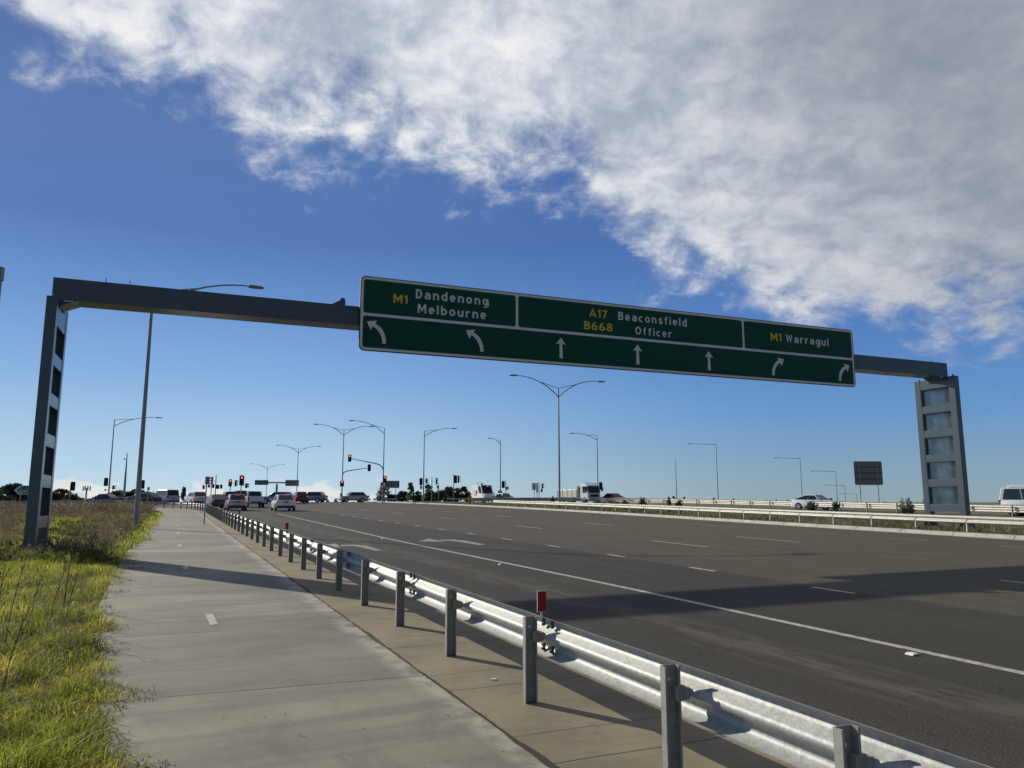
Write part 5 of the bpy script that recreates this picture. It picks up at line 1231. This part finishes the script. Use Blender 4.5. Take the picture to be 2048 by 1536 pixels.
x, y, d = field(64000, 24, 60, ([24, 60], [9, 18]), r, 1.3); cl1 = vnoise(x, y, 1.6); k = (vnoise(x, y, 2.6) > .18) | (d < 1.4); x, y, d, cl1 = x[k], y[k], d[k], cl1[k]; h = (.1 + .35 * cl1) * r.uniform(.5, 1.2, len(x)); push(blades(x, y, h, r.uniform(.014, .026, len(x)), .7, r, bias=(.12, -.1)))
x, y, d = field(15000, 3.2, 20, ([3.2, 20], [2.6, 5]), r, 1.2); k = vnoise(x, y, .8) > .42; x, y = x[k], y[k]; push(blades(x, y, r.uniform(.05, .16, len(x)), r.uniform(.014, .03, len(x)), 1.2, r, bias=(.1, -.05)))
flush('grass', 'long bright green grass growing along the left edge of the footpath', 'grass', M['grass'])
# dry weeds: thin leaning stalks with side twigs
def weeds(n, y0, y1, wid, hmin, hmax, r, w, keep=None, power=1.0):
    x, y, d = field(n, y0, y1, wid, r, power)
    if keep is not None: k = keep(x, y, d); x, y = x[k], y[k]
    n = len(x); h = r.uniform(hmin, hmax, n) * (.55 + .75 * vnoise(x, y, 1.7)); push(blades(x, y, h, np.full(n, w), .35, r, cur=.5, bias=(.1, -.06)))
    for k in range(4):
        f = r.uniform(.35, .95, n); z = gzv(x, y) - .06 + h * f; push(blades(x + r.normal(0, .035, n) * h, y + r.normal(0, .035, n) * h, h * r.uniform(.10, .28, n), np.full(n, w * 1.5), .9, r, z=z))
weeds(6000, 20, 34, ([20, 34], [6, 10]), .3, .85, r, .008, lambda x, y, d: (vnoise(x, y, 1.9) > .40) & (d > .55))
weeds(10500, 30, 62, ([30, 62], [11, 22]), .35, .85, r, .014, lambda x, y, d: (vnoise(x, y, 2.4) > .42) & (d > .6))
weeds(9000, 56, 80, ([56, 80], [16, 30]), .5, .95, r, .02, lambda x, y, d: (d > 1.0))
weeds(3000, 6, 20, ([5, 20], [2.4, 5]), .15, .5, r, .004, lambda x, y, d: (vnoise(x, y, 1.1) > .5) & (d > .3))
# low bushy weeds between the stalks
cl_ = []
for k in range(170):
    yy = r.uniform(19, 62); xx = float(edge_x(yy)) - r.uniform(.8, .8 + .22 * yy); sz = r.uniform(.25, .6); q = r.normal(size=(110, 3)) * np.array([sz, sz, sz * .55]) * .5; q[:, 2] = np.abs(q[:, 2]) + .02; cl_.append(q + np.array([xx, yy, gz(xx, yy) - .05]))
WEED_CLUMPS = np.concatenate(cl_)
flush('dry_weeds', 'brown dry weeds covering the verge around the near lamp post', 'weeds', M['dry'])
push(leaves(WEED_CLUMPS, .075, r, -.4, 2.4)); flush('low_weeds', 'low bushy green weeds scattered through the brown stalks', 'weeds', M['weed_leaf'])
# straw coloured blades and reddish runners lying over the path edge
x, y, d = field(2600, 3.4, 17, 2.6, r); push(blades(x, y, r.uniform(.15, .45, len(x)), np.full(len(x), .0045), .95, r, bias=(.2, -.1)))
flush('straw', 'pale dead grass blades scattered through the green grass', 'grass', M['straw'])
x, y, d = field(8000, 3.4, 40, .40, r, 1.3, -.16); k = vnoise(x, y, .5) > .55; x, y = x[k], y[k]; push(blades(x, y, r.uniform(.015, .05, len(x)), np.full(len(x), .006), 1.8, r, z=gzv(x, y) + .018, bias=(.7, -.3)))
flush('creeping_weeds', 'reddish brown creeping weeds spilling onto the edge of the footpath', 'weeds', M['redweed'])
# tall dark seed stalks near the viewer on the left
for i in range(10):
    yy = r.uniform(7.0, 12.5); xx = float(edge_x(yy)) - r.uniform(.35, 1.6)
    hh = r.uniform(.75, 1.35); x = np.array([xx]); b = MB(); lx, ly = r.uniform(.02, .25), r.uniform(-.12, .12); z0 = gz(xx, yy) - .06
    pts = [(xx + lx * t * t, yy + ly * t, z0 + hh * t) for t in np.linspace(0, 1, 6)]; b.tube(pts, [.006, .0055, .005, .0045, .0035, .002], 5)
    for k in range(9):
        t = r.uniform(.45, 1); a = r.uniform(0, 6.28); p = Vector((xx + lx * t * t, yy + ly * t, z0 + hh * t)); q = p + Vector((math.cos(a) * .07, math.sin(a) * .07, .09)); b.tube([p, q], [.003, .0015], 4); b.tube([q, q + Vector((0, 0, .02))], [.007, .004], 5)
    o = b.build('weed_stalk', M['bark'], None); tag(o, 'tall thin dark seed stalk in the green grass at the lower left', 'weed', 'tall seed stalks in the near grass')
# median grass
n = 42000; t = r.uniform(0, 1, n); ky = np.array([p.y for p in k3]); kx = np.array([p.x for p in k3]); y = 6 + 112 * t ** 1.3; x = np.interp(y, ky, kx) + .12 + r.uniform(0, 1, n) ** 1.4 * 8.5
h = (.06 + .36 * vnoise(x, y, 1.3) ** 1.6) * r.uniform(.5, 1.2, n); ft = GA + ax * 36.75; k = ~((np.abs((x - ft.x) * ax.x + (y - ft.y) * ax.y) < .75) & (np.abs((x - ft.x) * bx_.x + (y - ft.y) * bx_.y - .6) < 1.7)); x, y, h = x[k], y[k], h[k]
push(blades(x, y, h, r.uniform(.012, .03, len(x)), .7, r, z=gzv(x, y) + .09))
flush('median_grass', 'rough green and brown grass growing on the median under the guard rail', 'grass', M['mgrass'])
# weeds in the crack between path and strip
n = 700; i = r.integers(0, len(crp), n); x = np.array([crp[k].x for k in i]) + r.normal(0, .012, n); y = np.array([crp[k].y for k in i]) + r.normal(0, .03, n); k = vnoise(x, y * 2, .6) > .52; x, y = x[k], y[k]
push(blades(x, y, r.uniform(.01, .03, len(x)), np.full(len(x), .008), 1.2, r, z=gzv(x, y) + .02)); flush('crack_weeds', 'tiny weeds and dirt in the joint between the footpath and the brown concrete strip', 'weeds', M['redweed'])

# ------------------------------------------------------------------ small things on the paving
for i, (u, v) in enumerate(((.12, 4.62), (11.45, 4.58), (22.56, 4.52), (34.98, 4.7))):
    b = MB(); b.M = Matrix.Translation(W(u, v, 0)) @ Matrix.Rotation(ANG, 4, 'Z'); b.prism([(-.06, .003), (.06, .003), (.035, .022), (-.035, .022)], -.05, .05, 'xz')
    o = b.build('pavement_marker', M['white'], None); tag(o, ('nearest', 'second nearest', 'third nearest', 'farthest')[i] + ' white raised marker beside the solid lane line', 'road marker', 'raised markers along the solid line')
b = MB(); p = W(.83, .02, .02); b.M = Matrix.Translation(p); b.prism(rrect(.06, .035, .012, 3), 0, .012, 'xy'); tag(b.build('litter', M['white'], None, bevel=.004), 'small white scrap of litter lying on the brown concrete strip', 'litter')
b = MB()
for _ in range(420):
    u, v = r.uniform(-3, 14), r.uniform(-3.2, .35); s_ = r.uniform(.002, .0065); p = Vector(W(u, v, .021)); b.M = Matrix.Translation(p) @ Matrix.Rotation(r.uniform(0, 6), 4, 'Z')
    b.add([(-s_, 0, 0), (0, -s_ * .7, 0), (s_, 0, 0), (0, s_ * .8, 0), (0, 0, s_)], [(0, 1, 4), (1, 2, 4), (2, 3, 4), (3, 0, 4)])
o = b.build('grit', M['bark'], None); tag(o, 'scattered grit and leaf crumbs on the footpath', 'grit', None, 'stuff')
